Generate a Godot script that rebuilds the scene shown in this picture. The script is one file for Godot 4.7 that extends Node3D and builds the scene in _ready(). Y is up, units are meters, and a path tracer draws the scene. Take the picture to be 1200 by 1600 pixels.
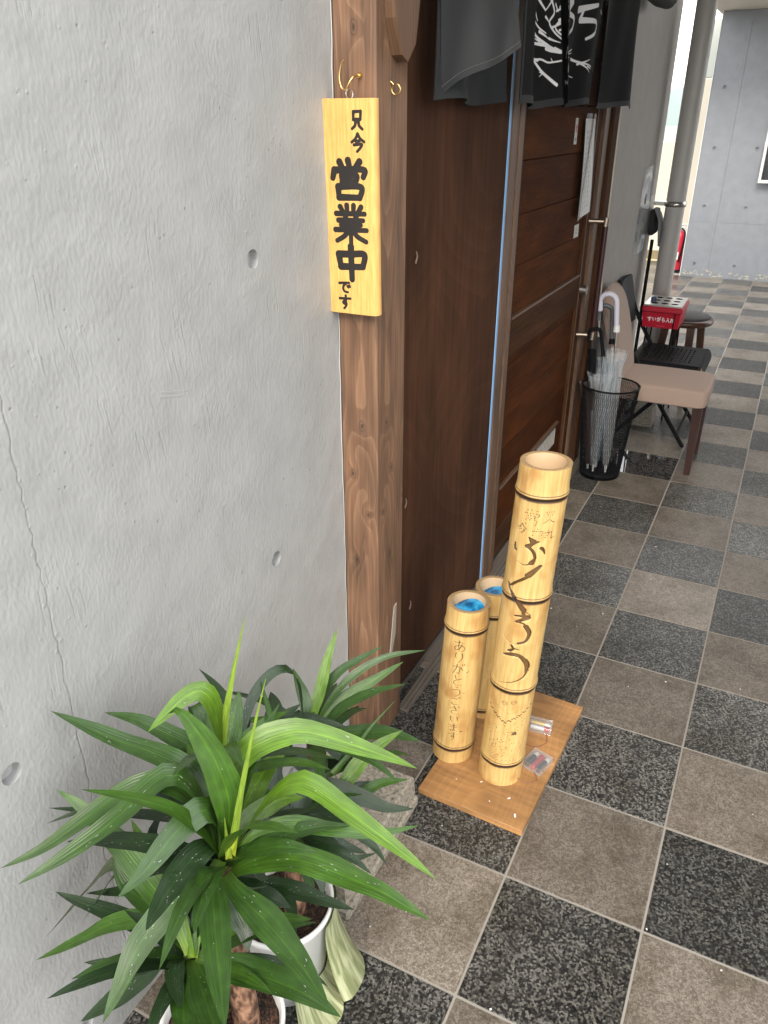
extends Node3D

const ROS_FRONT := Vector3(-.257,.59,.311)
const ROS_BACK := Vector3(-.335,.627,.204)
const ROS_LOW := Vector3(-.28,.432,.374)
const ROS_REAR := Vector3(-.323,.494,-.04)
const ROS_REAR_LOW := Vector3(-.288,.417,.098)
const WALL_X := -0.54      # painted concrete wall
const DOOR_X := -0.49      # sliding door plane
var taken := {}
var M := {}

# ---------------------------------------------------------------- naming
func numbered(n: String) -> String:
	if not taken.has(n):
		taken[n] = 0
		return n
	taken[n] += 1
	return "%s_%03d" % [n, taken[n]]

func tag(o: Node3D, label: String, category: String, group := "") -> Node3D:
	if label: o.set_meta("label", label)
	if category: o.set_meta("category", category)
	if group: o.set_meta("group", group)
	return o

func thing(called: String, label: String, category: String, at := Vector3.ZERO, group := "") -> Node3D:
	var o := Node3D.new()
	o.name = numbered(called)
	add_child(o)
	o.position = at
	return tag(o, label, category, group)

func obj(called: String, mesh: Mesh, mat: Material, parent: Node3D = null, xf := Transform3D()) -> MeshInstance3D:
	var o := MeshInstance3D.new()
	o.mesh = mesh
	o.material_override = mat
	o.transform = xf
	if parent == null:
		o.name = numbered(called)
		add_child(o)
	else:
		var n := called
		var k := 0
		while parent.has_node(n):
			k += 1
			n = "%s_%03d" % [called, k]
		o.name = n
		parent.add_child(o)
	return o

func struct(o: Node3D) -> Node3D:
	o.set_meta("kind", "structure")
	return o

# ---------------------------------------------------------------- materials
func lin(r: float, g: float, b: float) -> Color:
	return Color(r, g, b).linear_to_srgb()

func mat(c: Color, rough := 0.7, metal := 0.0) -> StandardMaterial3D:
	var m := StandardMaterial3D.new()
	m.albedo_color = c
	m.roughness = rough
	m.metallic = metal
	return m

func dull(m: StandardMaterial3D) -> StandardMaterial3D:
	m.metallic_specular = 0.12
	return m

func tri(m: StandardMaterial3D, scale: float, world := true, off := Vector3.ZERO) -> StandardMaterial3D:
	m.uv1_triplanar = true
	m.uv1_world_triplanar = world
	m.uv1_triplanar_sharpness = 8.0
	m.uv1_scale = Vector3.ONE * scale
	m.uv1_offset = off
	return m

func fnoise(seed_: int, freq: float, oct := 4, type := FastNoiseLite.TYPE_SIMPLEX_SMOOTH) -> FastNoiseLite:
	var n := FastNoiseLite.new()
	n.seed = seed_
	n.noise_type = type
	n.frequency = freq
	n.fractal_octaves = oct
	return n

func nbytes(n: FastNoiseLite, w: int, h: int, stretch := 1) -> PackedByteArray:
	var im := n.get_seamless_image(w, h / stretch)
	if stretch > 1:
		im.resize(w, h, Image.INTERPOLATE_CUBIC)
	im.convert(Image.FORMAT_L8)
	return im.get_data()

func rgb_tex(bytes: PackedByteArray, w: int, h: int) -> ImageTexture:
	return ImageTexture.create_from_image(Image.create_from_data(w, h, false, Image.FORMAT_RGB8, bytes))

func height_tex(f: PackedFloat32Array, w: int, h: int) -> ImageTexture:
	return ImageTexture.create_from_image(Image.create_from_data(w, h, false, Image.FORMAT_RF, f.to_byte_array()))

# a colour ramp over noise bytes, both given in sRGB
func ramp_tex(bytes: PackedByteArray, w: int, h: int, cols: Array, stops: Array) -> ImageTexture:
	var g := Gradient.new()
	g.colors = PackedColorArray(cols)
	g.offsets = PackedFloat32Array(stops)
	var lut := PackedByteArray()
	for i in 256:
		var c := g.sample(i / 255.0)
		lut.append(int(c.r * 255)); lut.append(int(c.g * 255)); lut.append(int(c.b * 255))
	var out := PackedByteArray()
	out.resize(w * h * 3)
	for i in w * h:
		var k := bytes[i] * 3
		out[i * 3] = lut[k]; out[i * 3 + 1] = lut[k + 1]; out[i * 3 + 2] = lut[k + 2]
	return rgb_tex(out, w, h)

func bump(m: StandardMaterial3D, tex: Texture2D, cm: float) -> StandardMaterial3D:
	m.heightmap_enabled = true
	m.heightmap_texture = tex
	m.heightmap_scale = cm
	return m

func gray_tex(bytes: PackedByteArray, w: int, h: int) -> ImageTexture:
	return ImageTexture.create_from_image(Image.create_from_data(w, h, false, Image.FORMAT_L8, bytes))

# sawn softwood: growth rings cut along the board, knots bend them
func wood_tex(w: int, h: int, seed_: int, base: Color, line: Color, rings: float, cx: float, contrast: float, knots: Array = [], aspect := 10.0, wavy := 0.35, blotch := 0.16) -> Array:
	var slow := fnoise(seed_, 2.2 / h, 2)
	var warp := fnoise(seed_ + 1, 1.0, 3)
	var fib := nbytes(fnoise(seed_ + 2, 0.06, 3), w, h, 16 if h >= 1024 else 8)
	var blot := nbytes(fnoise(seed_ + 3, 0.006, 3), w, h, 2)
	var px := PackedByteArray(); px.resize(w * h * 3)
	var hh := PackedFloat32Array(); hh.resize(w * h)
	for y in h:
		var d := wavy * (1.0 + slow.get_noise_1d(y)) * 1.2
		for x in w:
			var fx := float(x) / w
			var r := sqrt((fx - cx) * (fx - cx) + d * d)
			r += 0.03 * warp.get_noise_2d(fx * 2.5, y * 3.0 * aspect / h * 0.16)
			var dark := 0.0
			for k in knots:
				var dx: float = (fx - k[0])
				var dy: float = (float(y) / h - k[1]) * aspect
				var q: float = (dx * dx + dy * dy * 0.35) / (k[2] * k[2])
				if q < 12.0:
					r += k[2] * 1.1 * exp(-q * 0.55)
					if q < 0.6: dark = maxf(dark, 1.0 - q / 0.6)
			var f := r * rings - floorf(r * rings)
			var t := pow(f, 3.0) * (1.0 - smoothstep(0.93, 1.0, f))
			var i := y * w + x
			var n := (fib[i] - 128) / 128.0
			var bl := (blot[i] - 128) / 128.0
			var v := clampf(t * contrast + n * 0.12 * contrast, -0.2, 1.0)
			var c := base.lerp(line, v) if v > 0 else base.darkened(-v)
			var g := (1.0 + n * 0.09 + bl * blotch) * (1.0 - 0.45 * dark * (0.6 + 0.4 * sin(dark * 14.0)))
			px[i * 3] = clampi(int(c.r * g * 255), 0, 255)
			px[i * 3 + 1] = clampi(int(c.g * g * 255), 0, 255)
			px[i * 3 + 2] = clampi(int(c.b * g * 255), 0, 255)
			hh[i] = t * 0.5 + n * 0.25
	return [px, hh]

func wood(w: int, h: int, seed_: int, base: Color, line: Color, rings: float, cx: float, contrast: float, metres: Vector2, rough: float, knots: Array = [], relief := 0.04, wavy := 0.35) -> StandardMaterial3D:
	var a := wood_tex(w, h, seed_, base, line, rings, cx, contrast, knots, metres.y / metres.x, wavy)
	var m := mat(Color.WHITE, rough)
	m.albedo_texture = rgb_tex(a[0], w, h)
	m.uv1_scale = Vector3(1.0 / metres.x, 1.0 / metres.y, 1)
	if relief > 0: bump(m, height_tex(a[1], w, h), relief)
	return m

# ---------------------------------------------------------------- ink and carving on arrays
# a canvas is {w, h, f}: coverage 0..1; strokes are laid as a chain of discs in pixels
func canvas(w: int, h: int) -> Dictionary:
	var f := PackedFloat32Array(); f.resize(w * h)
	return {"w": w, "h": h, "f": f}

func dab(c: Dictionary, x: float, y: float, r: float, soft := 0.0) -> void:
	var w: int = c.w
	var h: int = c.h
	var e := maxf(0.7, soft)
	for j in range(maxi(0, int(y - r - e)), mini(h, int(y + r + e) + 2)):
		for i in range(maxi(0, int(x - r - e)), mini(w, int(x + r + e) + 2)):
			var d := sqrt((i - x) * (i - x) + (j - y) * (j - y))
			var v := clampf((r - d) / e + 0.5, 0, 1)
			var k := j * w + i
			if v > c.f[k]: c.f[k] = v

func smooth_path(p: PackedVector2Array, n := 10) -> PackedVector2Array:
	if p.size() < 3: 
		return p
	var o := PackedVector2Array()
	for i in p.size() - 1:
		var a := p[maxi(0, i - 1)]
		var b := p[i]
		var cc := p[i + 1]
		var d := p[mini(p.size() - 1, i + 2)]
		for k in n:
			o.append(b.cubic_interpolate(cc, a, d, float(k) / n))
	o.append(p[p.size() - 1])
	return o

func ink(c: Dictionary, pts: Array, r0: float, r1: float, soft := 0.0, curved := true) -> void:
	var p := PackedVector2Array()
	for i in range(0, pts.size(), 2):
		p.append(Vector2(pts[i], pts[i + 1]))
	if curved: p = smooth_path(p)
	var total := 0.0
	for i in p.size() - 1: total += p[i].distance_to(p[i + 1])
	var run := 0.0
	for i in p.size() - 1:
		var l := p[i].distance_to(p[i + 1])
		var n := maxi(1, int(l / maxf(0.6, minf(r0, r1) * 0.35)))
		for k in n:
			var t := float(k) / n
			var q := p[i].lerp(p[i + 1], t)
			dab(c, q.x, q.y, lerpf(r0, r1, (run + l * t) / maxf(total, 0.001)), soft)
		run += l
	dab(c, p[p.size() - 1].x, p[p.size() - 1].y, r1, soft)

# characters: strokes in a unit square, y down
const GLYPH := {
	"tada": [[.25, .12, .24, .52], [.25, .12, .76, .1], [.76, .1, .73, .5], [.24, .5, .74, .48], [.4, .6, .34, .8, .14, .95], [.6, .6, .64, .8, .86, .97]],
	"ima": [[.5, .04, .34, .3, .08, .48], [.5, .04, .66, .28, .94, .46], [.36, .42, .64, .4], [.24, .62, .76, .58, .66, .78, .44, .97]],
	"ei": [[.24, .06, .32, .2], [.48, .02, .52, .18], [.8, .05, .68, .2], [.09, .26, .04, .46], [.09, .27, .5, .24, .93, .25, .9, .42], [.3, .4, .31, .56], [.3, .4, .7, .39, .68, .55], [.31, .56, .68, .55], [.5, .56, .46, .67], [.18, .68, .2, .96], [.18, .68, .82, .67, .79, .95], [.2, .95, .79, .94]],
	"gyou": [[.4, .02, .41, .2], [.6, .02, .59, .2], [.2, .06, .29, .19], [.82, .05, .72, .19], [.08, .24, .92, .22], [.33, .27, .39, .37], [.69, .26, .62, .37], [.14, .41, .87, .39], [.22, .53, .8, .51], [.04, .66, .97, .64], [.5, .4, .5, 1.0], [.42, .68, .3, .82, .08, .95], [.58, .68, .7, .82, .95, .94]],
	"naka": [[.1, .26, .16, .64], [.1, .26, .5, .24, .9, .23, .85, .6], [.16, .63, .85, .6], [.49, .02, .5, 1.0]],
	"de": [[.08, .22, .5, .17, .88, .14], [.68, .17, .45, .36, .38, .62, .48, .84, .76, .9], [.74, .42, .8, .52], [.88, .36, .94, .46]],
	"su": [[.06, .26, .5, .24, .95, .22], [.56, .03, .57, .3, .57, .52], [.57, .5, .46, .64, .34, .54, .44, .42, .57, .5, .6, .72, .4, .98]],
	"i": [[.2, .2, .18, .58, .33, .8], [.76, .24, .84, .66]],
	"ga": [[.08, .32, .4, .29, .6, .3, .62, .55, .52, .9, .4, .8], [.4, .06, .32, .5, .12, .92], [.7, .32, .84, .58], [.76, .04, .82, .16], [.9, .0, .96, .12]],
	"ra": [[.36, .06, .62, .16], [.3, .28, .25, .66, .5, .5, .76, .56, .78, .8, .4, .96]],
	"iri": [[.34, .1, .5, .14, .4, .5, .08, .95], [.48, .22, .62, .6, .94, .95]],
	"re": [[.26, .04, .26, .97], [.04, .3, .36, .26, .06, .76], [.3, .42, .58, .24, .62, .5, .62, .8, .74, .9, .96, .74]],
	"a": [[.1, .22, .8, .18], [.45, .03, .42, .5, .5, .9], [.66, .34, .5, .7, .24, .88, .12, .7, .3, .5, .66, .45, .88, .62, .8, .85, .6, .95]],
	"ri": [[.26, .1, .22, .45, .32, .55], [.7, .08, .74, .5, .45, .97]],
	"to": [[.3, .08, .4, .4], [.8, .3, .3, .55, .26, .8, .5, .92, .86, .88]],
	"u": [[.36, .06, .62, .14], [.22, .4, .55, .3, .74, .45, .68, .75, .4, .96]],
	"go": [[.22, .2, .66, .2, .55, .3], [.2, .7, .4, .88, .84, .84], [.76, .04, .82, .14], [.9, .0, .96, .1]],
	"za": [[.12, .3, .85, .22], [.42, .04, .7, .55], [.7, .55, .3, .55, .24, .8, .5, .94, .8, .9], [.84, .04, .9, .14]],
	"ma": [[.16, .24, .84, .22], [.2, .44, .8, .42], [.52, .04, .52, .75, .3, .9, .24, .76, .5, .72, .84, .92]],
	"shi": [[.32, .06, .3, .7, .5, .94, .86, .72]],
	"ta": [[.1, .24, .62, .2], [.36, .04, .12, .95], [.55, .46, .88, .44], [.52, .8, .68, .92, .92, .88]],
}

func glyph(c: Dictionary, name_: String, x: float, y: float, w: float, h: float, r: float) -> void:
	for s in GLYPH[name_]:
		var p := []
		for i in range(0, s.size(), 2):
			p.append(x + s[i] * w); p.append(y + s[i + 1] * h)
		ink(c, p, r * 1.05, r * 0.9)

# ---------------------------------------------------------------- mesh helpers
func st_new(smooth := true) -> SurfaceTool:
	var st := SurfaceTool.new()
	st.begin(Mesh.PRIMITIVE_TRIANGLES)
	st.set_smooth_group(0 if smooth else -1)
	return st

func done(st: SurfaceTool) -> ArrayMesh:
	st.generate_normals()
	return st.commit()

func tri3(st: SurfaceTool, a: Vector3, b: Vector3, c: Vector3, ua := Vector2.ZERO, ub := Vector2.ZERO, uc := Vector2.ZERO) -> void:
	st.set_uv(ua); st.add_vertex(a)
	st.set_uv(ub); st.add_vertex(b)
	st.set_uv(uc); st.add_vertex(c)

# a, b, c, d run clockwise seen from the front
func quad(st: SurfaceTool, a: Vector3, b: Vector3, c: Vector3, d: Vector3, ua := Vector2.ZERO, ub := Vector2.ZERO, uc := Vector2.ZERO, ud := Vector2.ZERO) -> void:
	tri3(st, a, b, c, ua, ub, uc)
	tri3(st, a, c, d, ua, uc, ud)

# a face turned towards n, whatever order its corners come in; texture v runs along the grain axis
func face(st: SurfaceTool, p: Array, n: Vector3, grain: int, off: Vector2) -> void:
	var c := (p[1] - p[0]).cross(p[2] - p[0]) as Vector3
	if c.dot(n) > 0: p.reverse()
	var ax := n.abs().max_axis_index()
	var ga := grain
	if ax == grain: ga = (grain + 1) % 3
	var ot := 3 - ax - ga
	var uv := []
	for q in p:
		uv.append(Vector2(q[ot], -q[ga]) + off)
	for i in range(1, p.size() - 1):
		tri3(st, p[0], p[i], p[i + 1], uv[0], uv[i], uv[i + 1])

# a bevelled box from lo to hi
func box(st: SurfaceTool, lo: Vector3, hi: Vector3, bev := 0.002, grain := 1, off := Vector2.ZERO, xf := Transform3D()) -> void:
	st.set_smooth_group(-1)
	var c := (lo + hi) / 2
	var h := (hi - lo) / 2
	bev = minf(bev, minf(h.x, minf(h.y, h.z)) * 0.49)
	var tmp := SurfaceTool.new()
	for ax in 3:
		for s in [-1, 1]:
			var n := Vector3.ZERO; n[ax] = s
			var b := (ax + 1) % 3
			var d := (ax + 2) % 3
			var p := []
			for k in [[-1, -1], [1, -1], [1, 1], [-1, 1]]:
				var v := Vector3.ZERO
				v[ax] = s * h[ax]; v[b] = k[0] * (h[b] - bev); v[d] = k[1] * (h[d] - bev)
				p.append(c + v)
			face_xf(st, p, n, grain, off, xf)
	if bev > 0:
		for ax in 3:
			var b := (ax + 1) % 3
			var d := (ax + 2) % 3
			for sb in [-1, 1]:
				for sd in [-1, 1]:
					var p := []
					for k in [[-1, 0], [1, 0], [1, 1], [-1, 1]]:
						var v := Vector3.ZERO
						v[ax] = k[0] * (h[ax] - bev)
						v[b] = sb * (h[b] - (bev if k[1] else 0.0))
						v[d] = sd * (h[d] - (0.0 if k[1] else bev))
						p.append(c + v)
					var n := Vector3.ZERO; n[b] = sb; n[d] = sd * 0.99
					face_xf(st, p, n, grain, off, xf)
		for sx in [-1, 1]:
			for sy in [-1, 1]:
				for sz in [-1, 1]:
					var sgn := Vector3(sx, sy, sz)
					var p := []
					for ax in 3:
						var v := Vector3.ZERO
						for q in 3: v[q] = sgn[q] * (h[q] - (0.0 if q == ax else bev))
						p.append(c + v)
					face_xf(st, p, sgn * Vector3(1, 0.99, 0.98), grain, off, xf)

func face_xf(st: SurfaceTool, p: Array, n: Vector3, grain: int, off: Vector2, xf: Transform3D) -> void:
	if xf == Transform3D():
		face(st, p, n, grain, off)
		return
	var c := (p[1] - p[0]).cross(p[2] - p[0]) as Vector3
	if c.dot(n) > 0: p.reverse()
	var ax := n.abs().max_axis_index()
	var ga := grain
	if ax == grain: ga = (grain + 1) % 3
	var ot := 3 - ax - ga
	for i in range(1, p.size() - 1):
		var t := [p[0], p[i], p[i + 1]]
		for q in t:
			st.set_uv(Vector2(q[ot], -q[ga]) + off)
			st.add_vertex(xf * q)

func box_mesh(lo: Vector3, hi: Vector3, bev := 0.002, grain := 1, off := Vector2.ZERO, xf := Transform3D()) -> ArrayMesh:
	var st := st_new(false)
	box(st, lo, hi, bev, grain, off, xf)
	return done(st)

# a sheet of (nu+1) x (nv+1) points
func sheet(st: SurfaceTool, nu: int, nv: int, f: Callable, uvf: Callable, flip := false) -> void:
	st.set_smooth_group(0)
	var p := []
	var t := []
	for j in nv + 1:
		for i in nu + 1:
			p.append(f.call(float(i) / nu, float(j) / nv))
			t.append(uvf.call(float(i) / nu, float(j) / nv))
	for j in nv:
		for i in nu:
			var a := j * (nu + 1) + i
			var b := a + 1
			var d := a + nu + 1
			var c := d + 1
			if flip: quad(st, p[a], p[d], p[c], p[b], t[a], t[d], t[c], t[b])
			else: quad(st, p[a], p[b], p[c], p[d], t[a], t[b], t[c], t[d])

# profile of (radius, height) pairs turned about y; outside is to the right of the way up
func lathe(st: SurfaceTool, prof: Array, sides := 40, at := Vector3.ZERO, smooth := true) -> void:
	st.set_smooth_group(0 if smooth else -1)
	for k in prof.size() - 1:
		var a: Vector2 = prof[k]
		var b: Vector2 = prof[k + 1]
		for i in sides:
			var t0 := TAU * i / sides
			var t1 := TAU * (i + 1) / sides
			var d0 := Vector3(sin(t0), 0, cos(t0))
			var d1 := Vector3(sin(t1), 0, cos(t1))
			var up := Vector3.UP
			var u0 := float(i) / sides
			var u1 := float(i + 1) / sides
			quad(st, at + d0 * a.x + up * a.y, at + d0 * b.x + up * b.y, at + d1 * b.x + up * b.y, at + d1 * a.x + up * a.y, Vector2(u0, -a.y), Vector2(u0, -b.y), Vector2(u1, -b.y), Vector2(u1, -a.y))

func lathe_mesh(prof: Array, sides := 40, at := Vector3.ZERO) -> ArrayMesh:
	var st := st_new()
	lathe(st, prof, sides, at)
	return done(st)

func curve3(p: Array, n := 8) -> Array:
	var o := []
	for i in p.size() - 1:
		var a: Vector3 = p[maxi(0, i - 1)]
		var b: Vector3 = p[i]
		var c: Vector3 = p[i + 1]
		var d: Vector3 = p[mini(p.size() - 1, i + 2)]
		for k in n:
			o.append(b.cubic_interpolate(c, a, d, float(k) / n))
	o.append(p[p.size() - 1])
	return o

# a tube along points with radii from r0 to r1, capped
func tube(st: SurfaceTool, p: Array, r0: float, r1 := -1.0, sides := 10, lump := 0.0) -> void:
	if r1 < 0: r1 = r0
	st.set_smooth_group(0)
	var rings := []
	var side := Vector3.RIGHT
	var total := 0.0
	for i in p.size() - 1: total += p[i].distance_to(p[i + 1])
	var run := 0.0
	for i in p.size():
		var t: Vector3 = (p[mini(i + 1, p.size() - 1)] - p[maxi(i - 1, 0)]).normalized()
		if absf(side.dot(t)) > 0.9: side = Vector3.UP if absf(t.y) < 0.9 else Vector3.BACK
		side = (side - t * side.dot(t)).normalized()
		var b := t.cross(side)
		if i > 0: run += p[i].distance_to(p[i - 1])
		var r := lerpf(r0, r1, run / maxf(total, 1e-6))
		var ring := []
		for k in sides:
			var a := TAU * k / sides
			var rr := r * (1.0 + lump * sin(k * 2.3 + i * 1.7) * cos(i * 0.9 + k))
			ring.append(p[i] + (side * cos(a) + b * sin(a)) * rr)
		rings.append(ring)
	run = 0.0
	for i in p.size() - 1:
		var l: float = p[i].distance_to(p[i + 1])
		for k in sides:
			var n := (k + 1) % sides
			quad(st, rings[i][k], rings[i + 1][k], rings[i + 1][n], rings[i][n], Vector2(float(k) / sides, run), Vector2(float(k) / sides, run + l), Vector2(float(k + 1) / sides, run + l), Vector2(float(k + 1) / sides, run))
		run += l
	st.set_smooth_group(-1)
	var last := p.size() - 1
	for k in range(1, sides - 1):
		tri3(st, rings[0][0], rings[0][k], rings[0][k + 1])
		tri3(st, rings[last][0], rings[last][k + 1], rings[last][k])
	st.set_smooth_group(0)

func tube_mesh(p: Array, r0: float, r1 := -1.0, sides := 10, lump := 0.0) -> ArrayMesh:
	var st := st_new()
	tube(st, p, r0, r1, sides, lump)
	return done(st)

# polygon outline (clockwise or not) extruded between two offsets along axis n
func slab(st: SurfaceTool, outline: Array, n: Vector3, thick: float) -> void:
	st.set_smooth_group(-1)
	var cen := Vector3.ZERO
	for q in outline: cen += q
	cen /= outline.size()
	var a := []
	var b := []
	for q in outline:
		a.append(q + n * thick / 2); b.append(q - n * thick / 2)
	face(st, a.duplicate(), n, 1, Vector2.ZERO)
	face(st, b.duplicate(), -n, 1, Vector2.ZERO)
	for i in outline.size():
		var j := (i + 1) % outline.size()
		var mid: Vector3 = (outline[i] + outline[j]) / 2 - cen
		var e: Vector3 = (outline[j] - outline[i]).cross(n)
		if e.dot(mid) < 0: e = -e
		face(st, [a[i], a[j], b[j], b[i]], e.normalized(), 1, Vector2.ZERO)

func V(x: float, y: float, z: float) -> Vector3:
	return Vector3(x, y, z)

# ================================================================ scene
func _ready() -> void:
	var cam := Camera3D.new()
	cam.name = "camera"
	add_child(cam)
	cam.position = Vector3(0.2913, 1.5204, 0.8892)
	cam.rotation = Vector3(-0.4675, 0.4656, 0)
	cam.fov = 66.79
	cam.near = 0.02
	cam.far = 900
	cam.current = true
	var we := WorldEnvironment.new()
	we.name = "world_environment"
	var env := Environment.new()
	env.background_mode = Environment.BG_SKY
	var sky := Sky.new()
	var sm := ProceduralSkyMaterial.new()
	sm.sky_top_color = Color(0.89, 0.90, 0.91)
	sm.sky_horizon_color = Color(0.955, 0.955, 0.94)
	sm.sky_curve = 0.25
	sm.ground_bottom_color = Color(0.42, 0.41, 0.40)
	sm.ground_horizon_color = Color(0.75, 0.76, 0.77)
	sm.sky_energy_multiplier = 1.25
	sky.sky_material = sm
	env.sky = sky
	env.tonemap_mode = Environment.TONE_MAPPER_LINEAR
	env.tonemap_exposure = 2.9
	env.sdfgi_enabled = true
	env.ssao_enabled = true
	env.ssil_enabled = true
	env.fog_enabled = true
	env.fog_density = 0.0014
	env.fog_light_color = Color(0.88, 0.92, 0.96)
	we.environment = env
	add_child(we)
	var sun := DirectionalLight3D.new()
	sun.name = "sun"
	sun.light_energy = 0.42
	sun.light_angular_distance = 25
	sun.light_color = Color(1.0, 0.97, 0.93)
	sun.shadow_enabled = true
	add_child(sun)
	sun.look_at_from_position(Vector3(0.9, 4.6, 5.5), Vector3.ZERO)

	materials()
	setting()
	entrance()
	noren()
	open_sign()
	planter()
	plants()
	bamboos()
	far_things()
	outside()

func materials() -> void:
	# painted concrete: brush-drawn paint over rough casting, with pits, dents, scrapes and a hairline joint
	var W := 1280
	var fine := nbytes(fnoise(11, 0.15, 3), W, W, 8)
	var grit := nbytes(fnoise(12, 0.17, 3), W, W, 2)
	var blob := nbytes(fnoise(13, 0.010, 4), W, W)
	var where := nbytes(fnoise(14, 0.006, 2), W, W)
	var pits := canvas(W, W)
	var ridg := canvas(W, W)
	var rng := RandomNumberGenerator.new()
	rng.seed = 5
	for i in 300:
		dab(pits, rng.randf() * W, rng.randf() * W, rng.randf_range(0.4, 1.3), 1.2)
	for i in 420:
		dab(ridg, rng.randf() * W, rng.randf() * W, rng.randf_range(0.4, 1.3), 1.3)
	for i in 60:
		# a bundle of trowel scratches side by side
		var bx := rng.randf() * W
		var by := rng.randf() * W
		var slant := rng.randf_range(-0.12, 0.2)
		for k in rng.randi_range(3, 9):
			var x := bx + k * rng.randf_range(3.0, 7.0)
			var y := by + rng.randf_range(-20, 20)
			var l := rng.randf_range(10, 46)
			ink(ridg if k % 3 else pits, [x, y, x + slant * l * 0.5 + rng.randf_range(-1, 1), y + l * 0.5, x + slant * l, y + l], 0.35, 0.2, 1.3)
	for i in 14:
		# rough clots
		var bx := rng.randf() * W
		var by := rng.randf() * W
		for k in rng.randi_range(6, 16):
			dab(ridg, bx + rng.randf_range(-14, 14), by + rng.randf_range(-22, 22), rng.randf_range(0.5, 1.8), 1.4)
	# world z, y to texture pixels
	var mp := func(z: float, y: float) -> Vector2: return Vector2((0.6 - z) / 1.7 * W, (1.75 - y) / 1.7 * W)
	var prev: Vector2 = mp.call(0.287, 1.25)
	for i in 90:
		var y := 1.24 - i * 0.0135
		var q: Vector2 = mp.call(0.285 + rng.randf_range(-0.0026, 0.0026), y)
		ink(pits, [prev.x, prev.y, q.x, q.y], 0.55, 0.8, 1.2, false)
		if rng.randf() < 0.55: dab(ridg, q.x + rng.randf_range(-5, 4), q.y, rng.randf_range(0.8, 2.4), 1.6)
		prev = q
	for s in [[0.24, 1.6, 0.255, 1.53, 0.225, 1.50], [0.23, 1.69, 0.225, 1.58, 0.22, 1.54], [0.07, 1.5, 0.06, 1.45], [-0.16, 1.62, -0.2, 1.57, -0.24, 1.55], [-0.15, 1.47, -0.18, 1.36, -0.2, 1.33], [-0.18, 1.43, -0.22, 1.37], [-0.44, 1.37, -0.47, 1.32, -0.46, 1.3], [0.0, 1.14, -0.06, 1.12], [0.05, 0.72, 0.03, 0.70]]:
		var p := []
		for k in range(0, s.size(), 2):
			var q: Vector2 = mp.call(s[k], s[k + 1])
			p.append(q.x); p.append(q.y)
		for k in 5:
			var pp := []
			for e in p.size(): pp.append(p[e] + rng.randf_range(-5, 5) + (k * 4.0 - 8.0 if e % 2 == 0 else 0.0))
			ink(ridg, pp, 0.5, 0.3, 1.4)
	var hh := PackedFloat32Array(); hh.resize(W * W)
	var cc := PackedByteArray(); cc.resize(W * W * 3)
	for i in W * W:
		var wt := clampf((where[i] - 90) / 90.0, 0.15, 1.0)
		hh[i] = fine[i] / 255.0 * 0.145 * wt + grit[i] / 255.0 * 0.30 * (1.25 - wt * 0.5) + blob[i] / 255.0 * 0.9 - pits.f[i] * 0.5 + ridg.f[i] * 0.34
		var v: float = 0.97 + (blob[i] - 128) / 128.0 * 0.035 + (fine[i] - 128) / 128.0 * 0.015 - pits.f[i] * 0.14
		cc[i * 3] = int(clampf(0.655 * v, 0, 1) * 255); cc[i * 3 + 1] = int(clampf(0.655 * v, 0, 1) * 255); cc[i * 3 + 2] = int(clampf(0.650 * v, 0, 1) * 255)
	var m := mat(Color.WHITE, 0.5)
	m.albedo_texture = rgb_tex(cc, W, W)
	bump(m, height_tex(hh, W, W), 0.21)
	tri(m, 1 / 1.7, true, Vector3(0, -1.75 / 1.7, -0.6 / 1.7))
	M.wall = m
	m = m.duplicate()
	m.albedo_color = Color(0.90, 0.86, 0.83)
	M.wall_warm = m
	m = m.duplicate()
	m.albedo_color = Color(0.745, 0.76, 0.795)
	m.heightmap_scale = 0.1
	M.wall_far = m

	# granite-look floor tiles: dark salt and pepper, brown-grey fine grain
	var T := 1024
	var cell := fnoise(21, 0.085, 1, FastNoiseLite.TYPE_CELLULAR)
	cell.cellular_return_type = FastNoiseLite.RETURN_CELL_VALUE
	cell.fractal_type = FastNoiseLite.FRACTAL_NONE
	var c1 := nbytes(cell, T, T)
	var c2 := nbytes(fnoise(22, 0.11, 3), T, T)
	var c3 := nbytes(fnoise(23, 0.012, 3), T, T)
	var mixed := PackedByteArray(); mixed.resize(T * T)
	var mixed2 := PackedByteArray(); mixed2.resize(T * T)
	for i in T * T:
		mixed[i] = clampi(int(c1[i] * 0.55 + c2[i] * 0.40 + c3[i] * 0.08), 0, 255)
		mixed2[i] = clampi(int(c1[i] * 0.30 + c2[i] * 0.55 + c3[i] * 0.16), 0, 255)
	var dark := ramp_tex(mixed, T, T, [Color(.09, .088, .085), Color(.185, .182, .176), Color(.31, .305, .29), Color(.44, .43, .41), Color(.58, .57, .54)], [0.15, 0.42, 0.56, 0.7, 0.9])
	var light := ramp_tex(mixed2, T, T, [Color(.33, .305, .275), Color(.44, .405, .365), Color(.51, .475, .43), Color(.62, .585, .54)], [0.2, 0.45, 0.58, 0.8])
	var tb := gray_tex(c2, T, T)
	M.tiles_dark = []
	M.tiles_light = []
	for k in 3:
		m = mat(Color.WHITE.darkened(0.10 * k), 0.28 + 0.05 * k)
		m.albedo_texture = dark
		bump(m, tb, 0.012)
		tri(m, 1 / 0.37, true, Vector3(k * 0.37, 0, k * 0.21))
		M.tiles_dark.append(m)
		m = mat(Color.WHITE.darkened(0.07 * k), 0.34 + 0.04 * k)
		m.albedo_texture = light
		bump(m, tb, 0.010)
		tri(m, 1 / 0.37, true, Vector3(k * 0.27, 0, k * 0.41))
		M.tiles_light.append(m)
	var dirt := nbytes(fnoise(24, 0.010, 5), T, T)
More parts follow.
